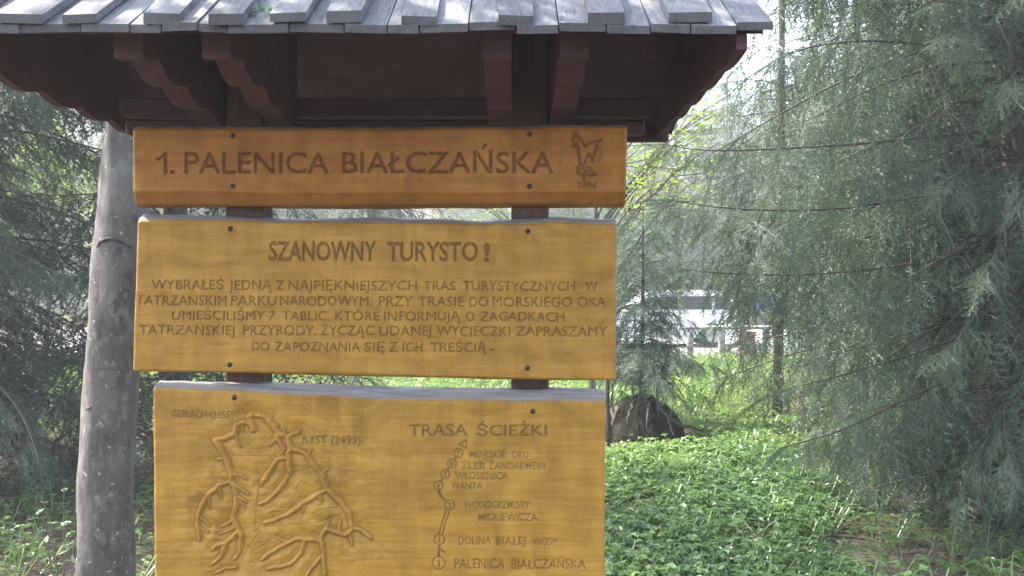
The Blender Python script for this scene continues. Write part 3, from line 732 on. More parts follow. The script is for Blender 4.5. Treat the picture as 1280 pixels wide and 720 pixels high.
# ------------------------------------------------------------------ spruces
def needles(line, step, ln, w, rng, rows=3):
    """narrow triangles along a polyline; returns (verts, tris)"""
    seg = np.diff(line, axis=0); L = np.linalg.norm(seg, axis=1); cum = np.concatenate([[0], np.cumsum(L)])
    m = max(2, int(cum[-1] / step)); t = np.linspace(0, cum[-1] * 0.995, m)
    p = np.stack([np.interp(t, cum, line[:, k]) for k in range(3)], 1)
    d, s, u = frames(p) if m > 2 else (np.repeat([seg[0] / L[0]], m, 0), np.repeat([[0, 1., 0]], m, 0), np.repeat([[0, 0, 1.]], m, 0))
    V = []
    for r in range(rows):
        ang = {0: 0.15, 1: math.pi - 0.15, 2: math.pi / 2}[r]
        side = np.cos(ang) * s + np.sin(ang) * u
        jit = rng.normal(0, 0.25, (m, 3))
        tip = p + (d * 0.75 + side * (0.8 if r < 2 else 0.55) + jit) * ln * rng.uniform(0.75, 1.1, (m, 1))
        V.append(np.stack([p - d * w, p + d * w, tip], 1))
    V = np.concatenate(V).reshape(-1, 3)
    return V, np.arange(len(V)).reshape(-1, 3)
def make_spray(seed, lod, droop=0.25):
    """unit-length twig spray along +X lying in XY, drooping in -Z"""
    rng = np.random.default_rng(seed)
    V, T, n = [], [], 0
    def put(v, t):
        nonlocal n
        V.append(v); T.append(t + n); n += len(v)
    x = np.linspace(0, 1, 8)
    axis = np.stack([x, 0.04 * np.sin(x * 5 + seed), -droop * x ** 1.8], 1)
    lines = [axis]
    xi = np.arange(0.06, 0.96, 0.062)
    for k, xx in enumerate(xi):
        if rng.random() < 0.1: continue
        sg = 1 if k % 2 else -1
        a = R(rng.uniform(38, 60)); l = (0.36 * (1 - xx) + 0.09) * rng.uniform(0.7, 1.15)
        p0 = np.array([np.interp(xx, x, axis[:, j]) for j in range(3)])
        u = np.linspace(0, 1, 4)[:, None]
        d = np.array([math.cos(a), sg * math.sin(a), 0])
        ln = p0 + u * d * l + np.array([0, 0, -1]) * (u ** 1.7) * l * rng.uniform(0.15, 0.5)
        lines.append(ln)
        if lod == 0 and l > 0.22:
            p1 = ln[1]; l2 = l * .45
            lines.append(p1 + u * np.array([math.cos(a - .8), sg * math.sin(a - .8), -.2]) * l2)
    for ln in lines:
        if lod == 0: put(*needles(ln, 0.036, 0.050, 0.0078, rng, 3))
        elif lod == 1: put(*needles(ln, 0.075, 0.068, 0.020, rng, 3))
        else: put(*needles(ln, 0.16, 0.11, 0.030, rng, 2))
        # the twig itself
        d, s, u = frames(ln); w = 0.0045 if lod == 0 else 0.006
        a = np.stack([ln - s * w, ln + s * w], 1).reshape(-1, 3); b = np.stack([ln - u * w, ln + u * w], 1).reshape(-1, 3)
        i = np.arange(len(ln) - 1) * 2
        tt = np.concatenate([np.stack([i, i + 1, i + 3], 1), np.stack([i, i + 3, i + 2], 1)])
        put(a, tt); put(b, tt)
    return np.concatenate(V), np.concatenate(T)
SPRAY = {l: [make_spray(s + 10 * l, l, d) for s, d in enumerate((0.15, 0.3, 0.5, 0.7, 0.4))] for l in (0, 1, 2)}

def place_sprays(mb, items, lod, rng):
    """items: list of (pos, dir, length, tint)"""
    if not items: return
    by = {}
    for it in items: by.setdefault(rng.integers(len(SPRAY[lod])), []).append(it)
    for k, its in by.items():
        v, t = SPRAY[lod][k]
        pos = np.array([i[0] for i in its]); d = np.array([i[1] for i in its]); L = np.array([i[2] for i in its]); tn = np.array([i[3] for i in its])
        d /= np.linalg.norm(d, axis=1, keepdims=True) + 1e-9
        up = np.array([0, 0, 1.0]) + rng.normal(0, 0.28, d.shape)
        s = np.cross(up, d); s /= np.linalg.norm(s, axis=1, keepdims=True) + 1e-9
        u = np.cross(d, s)
        M = np.stack([d, s, u], 2) * L[:, None, None]
        W = np.einsum('nij,vj->nvi', M, v) + pos[:, None]
        tt = t[None] + (np.arange(len(its)) * len(v))[:, None, None]
        mb.add(W.reshape(-1, 3), tt.reshape(-1, 3), tint=np.repeat(np.clip(tn, 0, 1), len(v)))

def spruce(name, x, y, H, rad, label, seed, Lmax=2.6, z0=0.5, whorl=0.30, per=5, lod_low=0, z_low=4.2, sec=0.10, droop=0.8, slope0=0.05, bare=0.2,
           lean=(0, 0), secmax=0.6, dead=True, mat=None, group=None, cat='tree', powr=0.75, base_z=None, nmin=0.0, gaps=(), extra=None, flat_lim=None):
    rng = np.random.default_rng(seed)
    bz = float(gz(x, y)) if base_z is None else base_z
    t = root(name, (x, y, bz), label, cat, group)
    wood, crown, twig = MB(), MB(), MB()
    zz = np.linspace(-0.25, H, 14)
    cx = lambda z: x + lean[0] * z + 0.03 * rad / .12 * np.sin(z * 1.1 + seed)
    cy = lambda z: y + lean[1] * z + 0.03 * rad / .12 * np.cos(z * 0.9 + seed)
    tp = np.stack([cx(zz), cy(zz), zz + bz], 1)
    tr = rad * (1 - np.clip(zz, 0, H) / H) ** 0.9 + 0.006 + rad * 0.35 * np.exp(-np.clip(zz + .1, 0, 9) * 4)
    tube(wood, tp, tr, 10, rfun=lambda u, th: 1 + 0.06 * np.sin(th * 5 + u * 30))
    items = {0: [], 1: [], 2: []}
    z = z0; wi = 0
    while z < H - 0.15:
        f = (H - z) / (H - z0)
        for k in range(per):
            az = 2 * math.pi * (k + rng.uniform(-.3, .3)) / per + wi * 0.9
            zb = z + rng.uniform(-.12, .12) * min(1, whorl / .3)
            L = max(0.18, Lmax * f ** powr * rng.uniform(0.7, 1.1)) + nmin
            for ga, gb, gf in gaps:
                if ga < zb < gb: L *= gf
            if flat_lim is not None: L = min(L, flat_lim(az, zb))
            if L < 0.15: continue
            m = 9; u = np.linspace(0, 1, m)
            a = slope0 + 0.45 * (1 - f) + rng.uniform(-.12, .12); b = -(0.20 + 0.38 * f) * rng.uniform(0.7, 1.2); c = 0.16 * rng.uniform(.5, 1.4)
            rr_ = L * u; h = L * (a * u + b * u ** 2 + c * u ** 4)
            wig = 0.05 * L * np.sin(u * 4 + rng.uniform(0, 6)) * u
            bp = np.stack([cx(zb) + rr_ * math.cos(az) - wig * math.sin(az), cy(zb) + rr_ * math.sin(az) + wig * math.cos(az), bz + zb + h], 1)
            r0 = min(0.017, 0.004 + 0.0052 * L) * (0.7 + rad * 3)
            tube(wood, bp, r0 * (1 - u * 0.85), 5, cap=False)
            lod = lod_low if zb < z_low else 2
            step = sec if lod == lod_low else max(sec * 2.2, 0.16)
            ss = np.arange(max(bare, 0.0) * L + rng.uniform(0, step), L, step)
            tone = rng.uniform(0.2, 0.8)
            d, s, up = frames(bp)
            for q, sv in enumerate(ss):
                w = sv / L; i = min(m - 2, int(w * (m - 1))); ff = w * (m - 1) - i
                p0 = bp[i] * (1 - ff) + bp[i + 1] * ff
                sg = 1 if q % 2 else -1
                ang = R(rng.uniform(35, 70))
                dr = d[i] * math.cos(ang) + sg * s[i] * math.sin(ang) + np.array([0, 0, -droop * rng.uniform(0.4, 1.4)])
                ls = min(secmax, 0.34 * L + .08) * (1 - w) ** 0.5 * rng.uniform(0.65, 1.15) + 0.10
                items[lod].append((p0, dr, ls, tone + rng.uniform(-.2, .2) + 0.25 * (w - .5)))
            items[lod].append((bp[-2], d[-1], min(0.4, .12 + .15 * L), tone + .2))
            if dead and bare > 0 and zb < z_low:       # bare twigs on the shaded inner part of the limb
                for sv in np.arange(0.10 * L, min(bare + .25, .8) * L, 0.055):
                    w = sv / L; i = min(m - 2, int(w * (m - 1))); p0 = bp[i] + (bp[i + 1] - bp[i]) * (w * (m - 1) - i)
                    sg = rng.choice((-1, 1)); dr = d[i] * .5 + sg * s[i] + np.array([0, 0, rng.uniform(-1.2, .1)]); ln = rng.uniform(.12, .42)
                    q3 = np.stack([p0, p0 + dr * ln * .5, p0 + dr * ln + np.array([0, 0, -.3 * ln])])
                    tube(twig, q3, [.0035, .0025, .001], 3, cap=False)
                    for e in range(2):
                        pb = q3[1] + (q3[2] - q3[1]) * rng.uniform(0, .6); dd = rng.normal(0, 1, 3) * .6 + dr * .5 + np.array([0, 0, -.3])
                        tube(twig, np.stack([pb, pb + dd * ln * .22, pb + dd * ln * .4]), [.0022, .0016, .0008], 3, cap=False)
        z += whorl * rng.uniform(0.8, 1.2) * (1.0 if z < z_low else 1.5); wi += 1
    if extra: extra(wood, items, rng, t)
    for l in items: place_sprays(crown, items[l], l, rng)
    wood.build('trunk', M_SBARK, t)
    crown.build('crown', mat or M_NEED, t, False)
    if twig.n: twig.build('dead_twigs', M_TWIG, t, False)
    return t

def bough(ctrl, items, wood, rng, lod=0, sec=0.085, droop=1.0, start=0.35, secmax=0.5, tone=0.6, r0=0.012, flip=1.0):
    """one hand-placed limb through the control points, with hanging side sprays"""
    ctrl = np.array(ctrl); m = 16; t = np.linspace(0, 1, m); k = np.linspace(0, 1, len(ctrl))
    bp = np.stack([np.interp(t, k, ctrl[:, j]) for j in range(3)], 1)
    for _ in range(2): bp[1:-1] = (bp[:-2] + 2 * bp[1:-1] + bp[2:]) / 4
    tube(wood, bp, r0 * (1 - t * .85), 6, cap=False)
    L = np.linalg.norm(np.diff(bp, axis=0), axis=1).sum(); d, s, up = frames(bp)
    for q, sv in enumerate(np.arange(start * L, L, sec)):
        w = sv / L; i = min(m - 2, int(w * (m - 1))); p0 = bp[i] + (bp[i + 1] - bp[i]) * (w * (m - 1) - i)
        sg = 1 if q % 2 else -1; a = R(rng.uniform(35, 65))
        dr = d[i] * math.cos(a) + sg * s[i] * math.sin(a) * 0.8 + np.array([0, 0, -droop * rng.uniform(.6, 1.3)])
        items[lod].append((p0, dr, secmax * (0.45 + 0.55 * math.sin(math.pi * min(1, (w - start) / (1 - start) + .25))) * rng.uniform(.7, 1.15), tone + rng.uniform(-.2, .2)))
    items[lod].append((bp[-2], d[-1], .3, tone))

def lim_right(az, zb):
    c = math.cos(az - R(250))                     # shorter toward the camera
    left = max(0, math.cos(az - math.pi))
    return min(2.4 - 1.3 * max(0, c), 2.4 if zb > 1.9 else 2.4 - 1.2 * left)
def right_boughs(wood, items, rng, t):
    for pts, kw in [
        ([P(1262, 225, 6.0), P(1180, 240, 5.9), P(1060, 262, 5.75), P(960, 264, 5.6), P(880, 258, 5.5), P(830, 248, 5.45)], dict(tone=.75, start=.3, secmax=.66, sec=.07)),
        ([P(1262, 320, 6.0), P(1180, 322, 5.9), P(1090, 338, 5.8), P(990, 345, 5.7), P(900, 342, 5.6), P(850, 336, 5.55)], dict(tone=.7, start=.3, secmax=.6, sec=.07)),
        ([P(1258, 165, 6.0), P(1180, 168, 5.8), P(1080, 180, 5.6), P(980, 186, 5.5), P(880, 190, 5.3), P(826, 180, 5.2)], dict(tone=.75, start=.35, secmax=.42)),
        ([P(1262, 400, 6.0), P(1150, 440, 5.8), P(1050, 470, 5.6), P(985, 486, 5.5)], dict(tone=.5, start=.3, secmax=.42)),
        ([P(1262, 440, 6.0), P(1150, 490, 5.7), P(1050, 540, 5.5), P(975, 560, 5.35)], dict(tone=.5, start=.3, secmax=.4)),
        ([P(1258, 60, 6.0), P(1160, 55, 5.8), P(1080, 50, 5.6), P(1010, 58, 5.4), P(960, 80, 5.3)], dict(tone=.6, start=.3)),
        ([P(1258, 5, 6.0), P(1160, -30, 5.8), P(1080, -40, 5.6), P(1010, -30, 5.5), P(960, -15, 5.3)], dict(tone=.6, start=.3))]:
        bough(pts, items, wood, rng, **kw)

# the big spruce on the right and its neighbours
spruce('spruce_tree', 3.32, 6.1, 13, 0.14, 'large spruce with long drooping boughs filling the right side, trunk at the picture edge', 11, Lmax=2.45, z0=0.5, whorl=0.24, per=8,
       sec=0.085, droop=1.2, secmax=0.62, bare=0.22, extra=right_boughs, slope0=0.0, flat_lim=lim_right)
spruce('spruce_tree', 3.22, 11.2, 12, 0.05, 'slender spruce with a thin bare stem behind the long drooping boughs beside the roof', 12, Lmax=1.4, z0=1.15, whorl=0.34, per=5,
       lod_low=1, sec=0.13, droop=0.9, bare=0.25, lean=(0.012, 0))
spruce('spruce_tree', 4.35, 8.9, 14, 0.13, 'dark spruce with brown dead inner twigs standing behind the big right spruce', 13, Lmax=2.4, z0=0.6, whorl=0.26, per=8, lod_low=1, sec=0.10, droop=1.3, bare=0.25)
spruce('spruce_tree', 6.6, 12.5, 15, 0.14, 'dim spruce farthest back at the right edge behind the big spruce', 14, Lmax=2.9, z0=0.6, whorl=0.4, per=6, lod_low=1, sec=0.15, bare=0.2, dead=False)
spruce('spruce_tree', 6.3, 16.0, 15, 0.13, 'grey green spruce in the haze between the slender stem and the right spruces', 15, Lmax=2.4, z0=1.2, whorl=0.42, per=6, lod_low=1, sec=0.16, bare=0.2, dead=False)
# dense spruces on the left
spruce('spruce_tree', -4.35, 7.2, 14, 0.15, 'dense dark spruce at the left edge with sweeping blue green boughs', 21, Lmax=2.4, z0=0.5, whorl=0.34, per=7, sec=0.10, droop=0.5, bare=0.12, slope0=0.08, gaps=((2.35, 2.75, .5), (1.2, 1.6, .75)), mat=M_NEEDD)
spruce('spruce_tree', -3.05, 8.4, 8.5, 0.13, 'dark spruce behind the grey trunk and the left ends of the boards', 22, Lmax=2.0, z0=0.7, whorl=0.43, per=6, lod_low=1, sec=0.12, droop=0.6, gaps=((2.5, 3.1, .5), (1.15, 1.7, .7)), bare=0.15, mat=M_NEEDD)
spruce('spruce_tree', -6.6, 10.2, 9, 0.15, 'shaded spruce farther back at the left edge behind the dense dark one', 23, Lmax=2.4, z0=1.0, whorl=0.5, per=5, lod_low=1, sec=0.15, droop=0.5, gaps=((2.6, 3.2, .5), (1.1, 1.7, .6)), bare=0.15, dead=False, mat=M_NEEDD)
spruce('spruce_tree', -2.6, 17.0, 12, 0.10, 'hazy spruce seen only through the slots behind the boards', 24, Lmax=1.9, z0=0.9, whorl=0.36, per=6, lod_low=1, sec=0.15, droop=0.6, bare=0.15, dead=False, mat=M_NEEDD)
# young spruce rooted on the mound
MX, MY = P(803, 0, 10.0)[0], 10.0
spruce('young_spruce', MX, MY, 2.15, 0.026, 'young blue green spruce growing from the old root mound', 31, Lmax=0.80, z0=0.30, whorl=0.14, per=5, lod_low=1, sec=0.075, droop=0.5,
       bare=0.1, secmax=0.32, dead=False, mat=M_NEEDL, base_z=0.42, powr=0.5, slope0=0.12, nmin=0.05)

# ------------------------------------------------------------------ grey trunk on the left
def grey_trunk():
    pts = [(131, 760), (132, 720), (132.5, 640), (134, 560), (138, 500), (142, 430), (147, 370), (152, 300), (158, 220), (163, 150), (166, 60), (170, -80), (172, -260), (176, -480)]
    D = 3.7
    t = root('deciduous_tree', (P(131, 0, D)[0], D, 0), 'grey smooth-barked tree trunk with pale lichen flecks beside the boards', 'tree')
    mb = MB()
    base = P(131, 0, D); pl = [np.array([base[0], D, -0.2]), np.array([base[0], D, 0.12])] + [P(x, y, D) for x, y in pts]
    pl = np.array(pl); w = np.interp(pl[:, 2], [-.2, 0.15, 0.5, 1.6, 2.4, 4.5], [46, 40, 34, 33.5, 26, 16]) / FPX * D
    zi = np.linspace(-.2, pl[-1, 2], 90)
    q = np.stack([np.interp(zi, pl[:, 2], pl[:, 0]), np.interp(zi, pl[:, 2], pl[:, 1]), zi], 1)
    for _ in range(6): q[1:-1] = (q[:-2] + q[1:-1] * 2 + q[2:]) / 4
    ww = np.interp(zi, pl[:, 2], w)
    th = lambda u, a: 1 + 0.05 * np.sin(a * 2 + u * 9) + 0.03 * np.sin(a * 5 - u * 31) + 0.025 * np.sin(u * 63 + a * 3) + 0.02 * vnoise(u * 120 + a * 0, a * 3 + u * 0, 71)
    tube(mb, q, ww, 40, rfun=th)
    mb.build('trunk', M_BEECH, t)
    # branch scars: raised brows in the bark
    for (px, py, s) in ((152, 300, 1.0), (128, 505, .45)):
        c = P(px, py, D); z = c[2]; r = np.interp(z, zi, ww); cxx = np.interp(z, zi, q[:, 0])
        a = np.linspace(-1, 1, 11); ang = -math.pi / 2 + (c[0] - cxx) / r * .8 + a * 0.7 * s
        zz = z - 0.035 * s * a ** 2
        rr2 = r * 1.0
        p = np.stack([cxx + rr2 * np.cos(ang), D + rr2 * np.sin(ang), zz], 1)
        m2 = MB(); tube(m2, p + np.random.default_rng(int(py)).normal(0, .002, p.shape), 0.006 * s * (1.05 - np.abs(a) ** 3) + .001, 6); m2.build('branch_scar', M_SBARK, t)
    # unseen crown above the frame, spread toward the sun to shade the roof
    rng = np.random.default_rng(4); cr = MB(); lb = MB()
    top = q[-1]
    for k in range(26):
        az = rng.uniform(0, 6.28) if k > 12 else rng.uniform(2.4, 4.6); z0 = rng.uniform(3.3, 4.5); L = rng.uniform(1.2, 2.9)
        u = np.linspace(0, 1, 6)
        b = np.stack([np.interp(z0, zi, q[:, 0]) + L * u * math.cos(az), D + L * u * math.sin(az), z0 + 0.75 * L * u + .1 * u ** 2], 1)
        tube(lb, b, .03 * (1 - u * .85), 5, cap=False)
        for j in range(190):
            c = b[rng.integers(1, 6)] + rng.normal(0, .36, 3); leaf(cr, c, rng.normal(0, 1, 3), rng.uniform(.07, .12), rng)
    lb.build('limb', M_BEECH, t); cr.build('crown', M_LIME, t, False)
def leaf(mb, c, d, l, rng, w=0.45, tint=None):
    d = np.asarray(d, float); d /= np.linalg.norm(d) + 1e-9
    s = np.cross(d, rng.normal(0, 1, 3) * .35 + [0, 0, 1]); s /= np.linalg.norm(s) + 1e-9; n = np.cross(s, d)
    h = w * l * .5
    mb.add([c, c + d * l * .3 + s * h - n * h * .25, c + d * l * .65 + s * h * .8 - n * h * .25, c + d * l, c + d * l * .65 - s * h * .8 - n * h * .25, c + d * l * .3 - s * h - n * h * .25, c + d * l * .5],
           [(0, 1, 6), (1, 2, 6), (2, 3, 6), (3, 4, 6), (4, 5, 6), (5, 0, 6)], tint=rng.random() if tint is None else tint)
grey_trunk()

# ------------------------------------------------------------------ leafy trees catching the sun
def leafy_tree(name, x, y, h, label, seed, clumps, rad=0.05, lsize=0.075, n=60, mat=None, spread=0.3):
    rng = np.random.default_rng(seed)
    t = root(name, (x, y, float(gz(x, y))), label, 'tree')
    w, c = MB(), MB()
    zz = np.linspace(-.2, h, 10); q = np.stack([x + .05 * np.sin(zz * 1.3 + seed), y + .05 * np.cos(zz + seed), zz + float(gz(x, y))], 1)
    tube(w, q, rad * (1 - np.clip(zz, 0, h) / h * .8), 8)
    for cl in clumps:
        cl = np.asarray(cl, float); z0 = min(max(0.4, cl[2] - 0.9 * np.hypot(cl[0] - x, cl[1] - y) - .2), h - .1)
        p0 = np.array([np.interp(z0, zz, q[:, k]) for k in range(3)])
        u = np.linspace(0, 1, 6)[:, None]; b = p0 + u * (cl - p0) + np.array([0, 0, 1]) * 0.25 * np.sin(u * math.pi) * np.linalg.norm(cl - p0) * .4
        tube(w, b, (rad * .45) * (1 - u[:, 0] * .85) + .003, 5, cap=False)
        for j in range(5):
            e = cl + rng.normal(0, spread, 3); bb = b[3] + np.linspace(0, 1, 4)[:, None] * (e - b[3]); tube(w, bb, [.008, .006, .004, .002], 4, cap=False)
            for k in range(n // 5):
                p = bb[rng.integers(1, 4)] + rng.normal(0, spread * .42, 3)
                d = rng.normal(0, 1, 3); d[2] = d[2] * .4 - .35
                leaf(c, p, d, lsize * rng.uniform(.6, 1.3), rng)
    w.build('trunk', M_TWIG, t); c.build('crown', mat or M_LIME, t, False)
    return t
leafy_tree('leafy_sapling', P(743, 0, 11.5)[0], 11.5, 4.2, 'lime green leafy tree lit by the sun behind the right end of the boards', 41,
           [P(a, b, d) for a, b, d in ((830, 205, 11), (800, 185, 11.5), (850, 175, 11.3), (870, 165, 11.8), (815, 235, 11), (620, 262, 11.5), (590, 250, 12), (780, 215, 11.8), (655, 250, 11.2), (840, 225, 12), (900, 178, 12), (700, 230, 12), (760, 150, 12), (820, 150, 12), (560, 270, 12), (880, 145, 12), (910, 120, 12.5), (860, 205, 12.4), (885, 215, 12.6), (840, 190, 12.8), (810, 250, 12.2), (870, 250, 12.6))], n=95, spread=.27)
leafy_tree('leafy_sapling', P(60, 0, 13.5)[0], 13.5, 4.4, 'sunlit yellow green leafy tree glimpsed through the left spruces', 42,
           [P(a, b, d) for a, b, d in ((20, 190, 13), (50, 215, 13), (80, 212, 13.5), (100, 235, 13), (10, 230, 13), (-20, 205, 13), (40, 160, 14), (95, 185, 14), (130, 330, 13), (60, 490, 13), (20, 470, 13), (70, 195, 13.2), (30, 240, 13.4), (110, 220, 13.5))], n=190, lsize=.085, spread=.38)

# ------------------------------------------------------------------ hanging-leaf sapling lower left
def pale_sapling():
    rng = np.random.default_rng(77)
    D = 4.3
    b = P(80, 760, D); t = root('broadleaf_seedling', (b[0], D, 0), 'seedling with pale glossy pointed leaves at the foot of the grey trunk', 'plant')
    st, lf = MB(), MB()
    base = np.array([b[0], D, -.02])
    for (px, py, l, ang) in ((63, 653, .055, .4), (83, 653, .075, .25), (55, 676, .095, .65), (57, 698, .08, .6), (88, 680, .07, .1), (78, 690, .07, .5), (64, 719, .07, .3), (95, 702, .08, -.2), (48, 640, .05, .8), (55, 627, .055, .2), (80, 612, .05, .5), (100, 640, .06, 0.1)):
        p = P(px, py, D + rng.uniform(-.12, .12))
        u = np.linspace(0, 1, 6)[:, None]; c = base + (p - base) * u + np.array([0, 0, .1]) * np.sin(u * math.pi) * .5
        tube(st, c, .0035 * (1 - u[:, 0] * .6), 4, cap=False)
        d = np.array([math.cos(ang), -.35, math.sin(ang)])
        for k in range(2):
            dd = d + rng.normal(0, .25, 3); leaf(lf, p - dd * l * .4, dd, l * (1 if k == 0 else .7), rng, w=.42, tint=rng.uniform(.3, 1))
    st.build('stem', M_TWIG, t); lf.build('leaves', M_PALE, t, False)
pale_sapling()
def twig_leaf():
    rng = np.random.default_rng(2); mb = MB(); p = P(121, 301, 3.66)
    tube(mb, [P(128, 299, 3.68), P(122, 302, 3.66), P(114, 306, 3.64)], .002, 4)
    leaf(mb, P(122, 301, 3.66), (-.6, -.2, -.3), .035, rng, .6, .9); leaf(mb, P(125, 300, 3.66), (-.9, -.3, .25), .03, rng, .6, .8)
    tag(mb.build('leafy_twig', M_LIME, None, False), 'tiny bright green leafy twig sprouting from the left of the grey trunk', 'twig')
twig_leaf()

# ------------------------------------------------------------------ root mound with its saplings
def mound():
    rng = np.random.default_rng(9)
    x, y = P(800, 0, 10.0)[0], 10.0
    t = root('root_mound', (x, y, 0), 'old overgrown stump mound with exposed roots and a dark hollow below the young spruce', 'stump')
    m, nt, b, N, S = new_mat('root_earth')
    n2 = noise(N, mapped(N, (1, 1, 1)), 12, 8, 0.7)
    S('Base Color', ramp(N, n2, [(0.3, (0.014, 0.010, 0.008)), (0.55, (0.034, 0.025, 0.018)), (0.75, (0.06, 0.066, 0.03))])); S('Roughness', 0.95); S('Normal', bump(N, n2, .9, .04))
    nu, nv = 72, 30
    a = np.linspace(0, 2 * math.pi, nu, endpoint=False)[None]; v = np.linspace(0, 1, nv)[:, None]
    rad = 0.48 * (1 - v ** 2.6) ** 0.5 * (1 + 0.12 * vnoise(np.cos(a) * 2 + 5, np.sin(a) * 2 + v * 3, 81) + .05 * np.sin(a * 9 + v * 6))
    X = x + rad * np.cos(a) * 0.92; Y = y + rad * np.sin(a) * 0.8; Z = 0.56 * v + 0 * a + 0.03 * vnoise(a * 3, v * 8, 82) - 0.12
    # the hollow on the right front
    hd = np.exp(-(((X - x - .21) / .15) ** 2 + ((Z - .22) / .15) ** 2)) * (Y < y)
    Y = Y + hd * 0.62
    V = np.stack([X, Y, Z], -1).reshape(-1, 3)
    i = np.arange(nv - 1)[:, None] * nu; j = np.arange(nu)[None]; j2 = (j + 1) % nu
    mb = MB().add(V, np.stack([i + j, i + j2, i + nu + j2, i + nu + j], -1).reshape(-1, 4))
    mb.build('earth', m, t)
    for k, pts in enumerate([[P(772, 508, 9.6), P(770, 520, 9.45), P(764, 535, 9.4), P(758, 548, 9.35)], [P(764, 512, 9.7), P(768, 525, 9.5), P(772, 545, 9.4)],
                [P(838, 522, 9.7), P(850, 531, 9.6), P(872, 537, 9.6), P(900, 540, 9.7)], [P(790, 505, 9.6), P(786, 525, 9.45), P(780, 548, 9.4)], [P(812, 506, 9.7), P(808, 522, 9.45), P(812, 548, 9.4)],
                [P(828, 512, 9.7), P(836, 524, 9.55), P(842, 545, 9.45)]]):
        mb = MB(); p = np.array(pts); tt = np.linspace(0, 1, 12); p = np.stack([np.interp(tt, np.linspace(0, 1, len(p)), p[:, q]) for q in range(3)], 1) + rng.normal(0, .008, (12, 3))
        tube(mb, p, .024 * (1 - tt * .75) * (1.2 if k in (0, 2) else .7), 6); mb.build('root', M_SBARK, t)
    mb = MB()
    for k in range(420):
        aa = rng.uniform(math.pi * 1.0, 2.0 * math.pi) if rng.random() < .8 else rng.uniform(0, 6.28); vv = rng.uniform(.1, .95)
        rr2 = 0.53 * (1 - vv ** 2.6) ** .5
        p = np.array([x + rr2 * math.cos(aa) * .92, y + rr2 * math.sin(aa) * .8, .56 * vv - .1])
        if p[0] > x + .06 and p[1] < y: continue
        o = np.array([math.cos(aa), math.sin(aa), 0]); L = rng.uniform(.08, .26)
        q = [p, p + o * .05 + np.array([rng.normal(0, .03), 0, .05]), p + o * .11 + np.array([rng.normal(0, .05), 0, -L])]
        s = np.array([.004, 0, 0]); mb.add([q[0] - s, q[0] + s, q[1] - s, q[1] + s, q[2]], [(0, 1, 3, 2)], [(2, 3, 4)], tint=rng.random())
    mb.build('hanging_grass', M_DRYG, t, False)
mound()
def stick_tree(px, D, ytop, ybot, r, lean, label, seed, leaves=False):
    rng = np.random.default_rng(seed)
    a, b = P(px, ybot, D), P(px + lean, ytop, D)
    t = root('sapling', tuple(a), label, 'sapling', None)
    mb = MB(); u = np.linspace(0, 1, 14)[:, None]; q = a + (b - a) * u + np.array([1, 0, 0]) * .02 * np.sin(u * 9 + seed)
    q[0, 2] -= .1
    tube(mb, q, r * (1 - u[:, 0] * .7), 6)
    for k in range(16):
        p = q[rng.integers(3, 14)]; d = rng.normal(0, 1, 3); d[2] = abs(d[2]) * .5; L = rng.uniform(.1, .3)
        tube(mb, [p, p + d * L * .5, p + d * L], [.004, .003, .001], 4, cap=False)
    mb.build('stem', M_SBARK, t)
    if leaves:
        c = MB(); it = []
        for k in range(46):
            p = q[rng.integers(4, 14)]; d = rng.normal(0, 1, 3); d[2] = -.15; it.append((p, d, rng.uniform(.14, .3), rng.uniform(.3, .8)))
        place_sprays(c, it, 1, rng); c.build('crown', M_NEEDL, t, False)
stick_tree(790, 10.0, 380, 512, .012, 2, 'thin sapling stem on the mound left of the young spruce', 1, True)
stick_tree(821, 9.9, 390, 514, .011, 7, 'thin leaning sapling stem on the mound right of the young spruce', 2, True)
stick_tree(762, 9.0, 300, 545, .030, -3, 'dark straight stem at the right edge of the map board beside the mound', 3)
stick_tree(767, 10.6, 330, 520, .012, 2, 'very thin stem close behind the dark straight stem at the mound', 4)

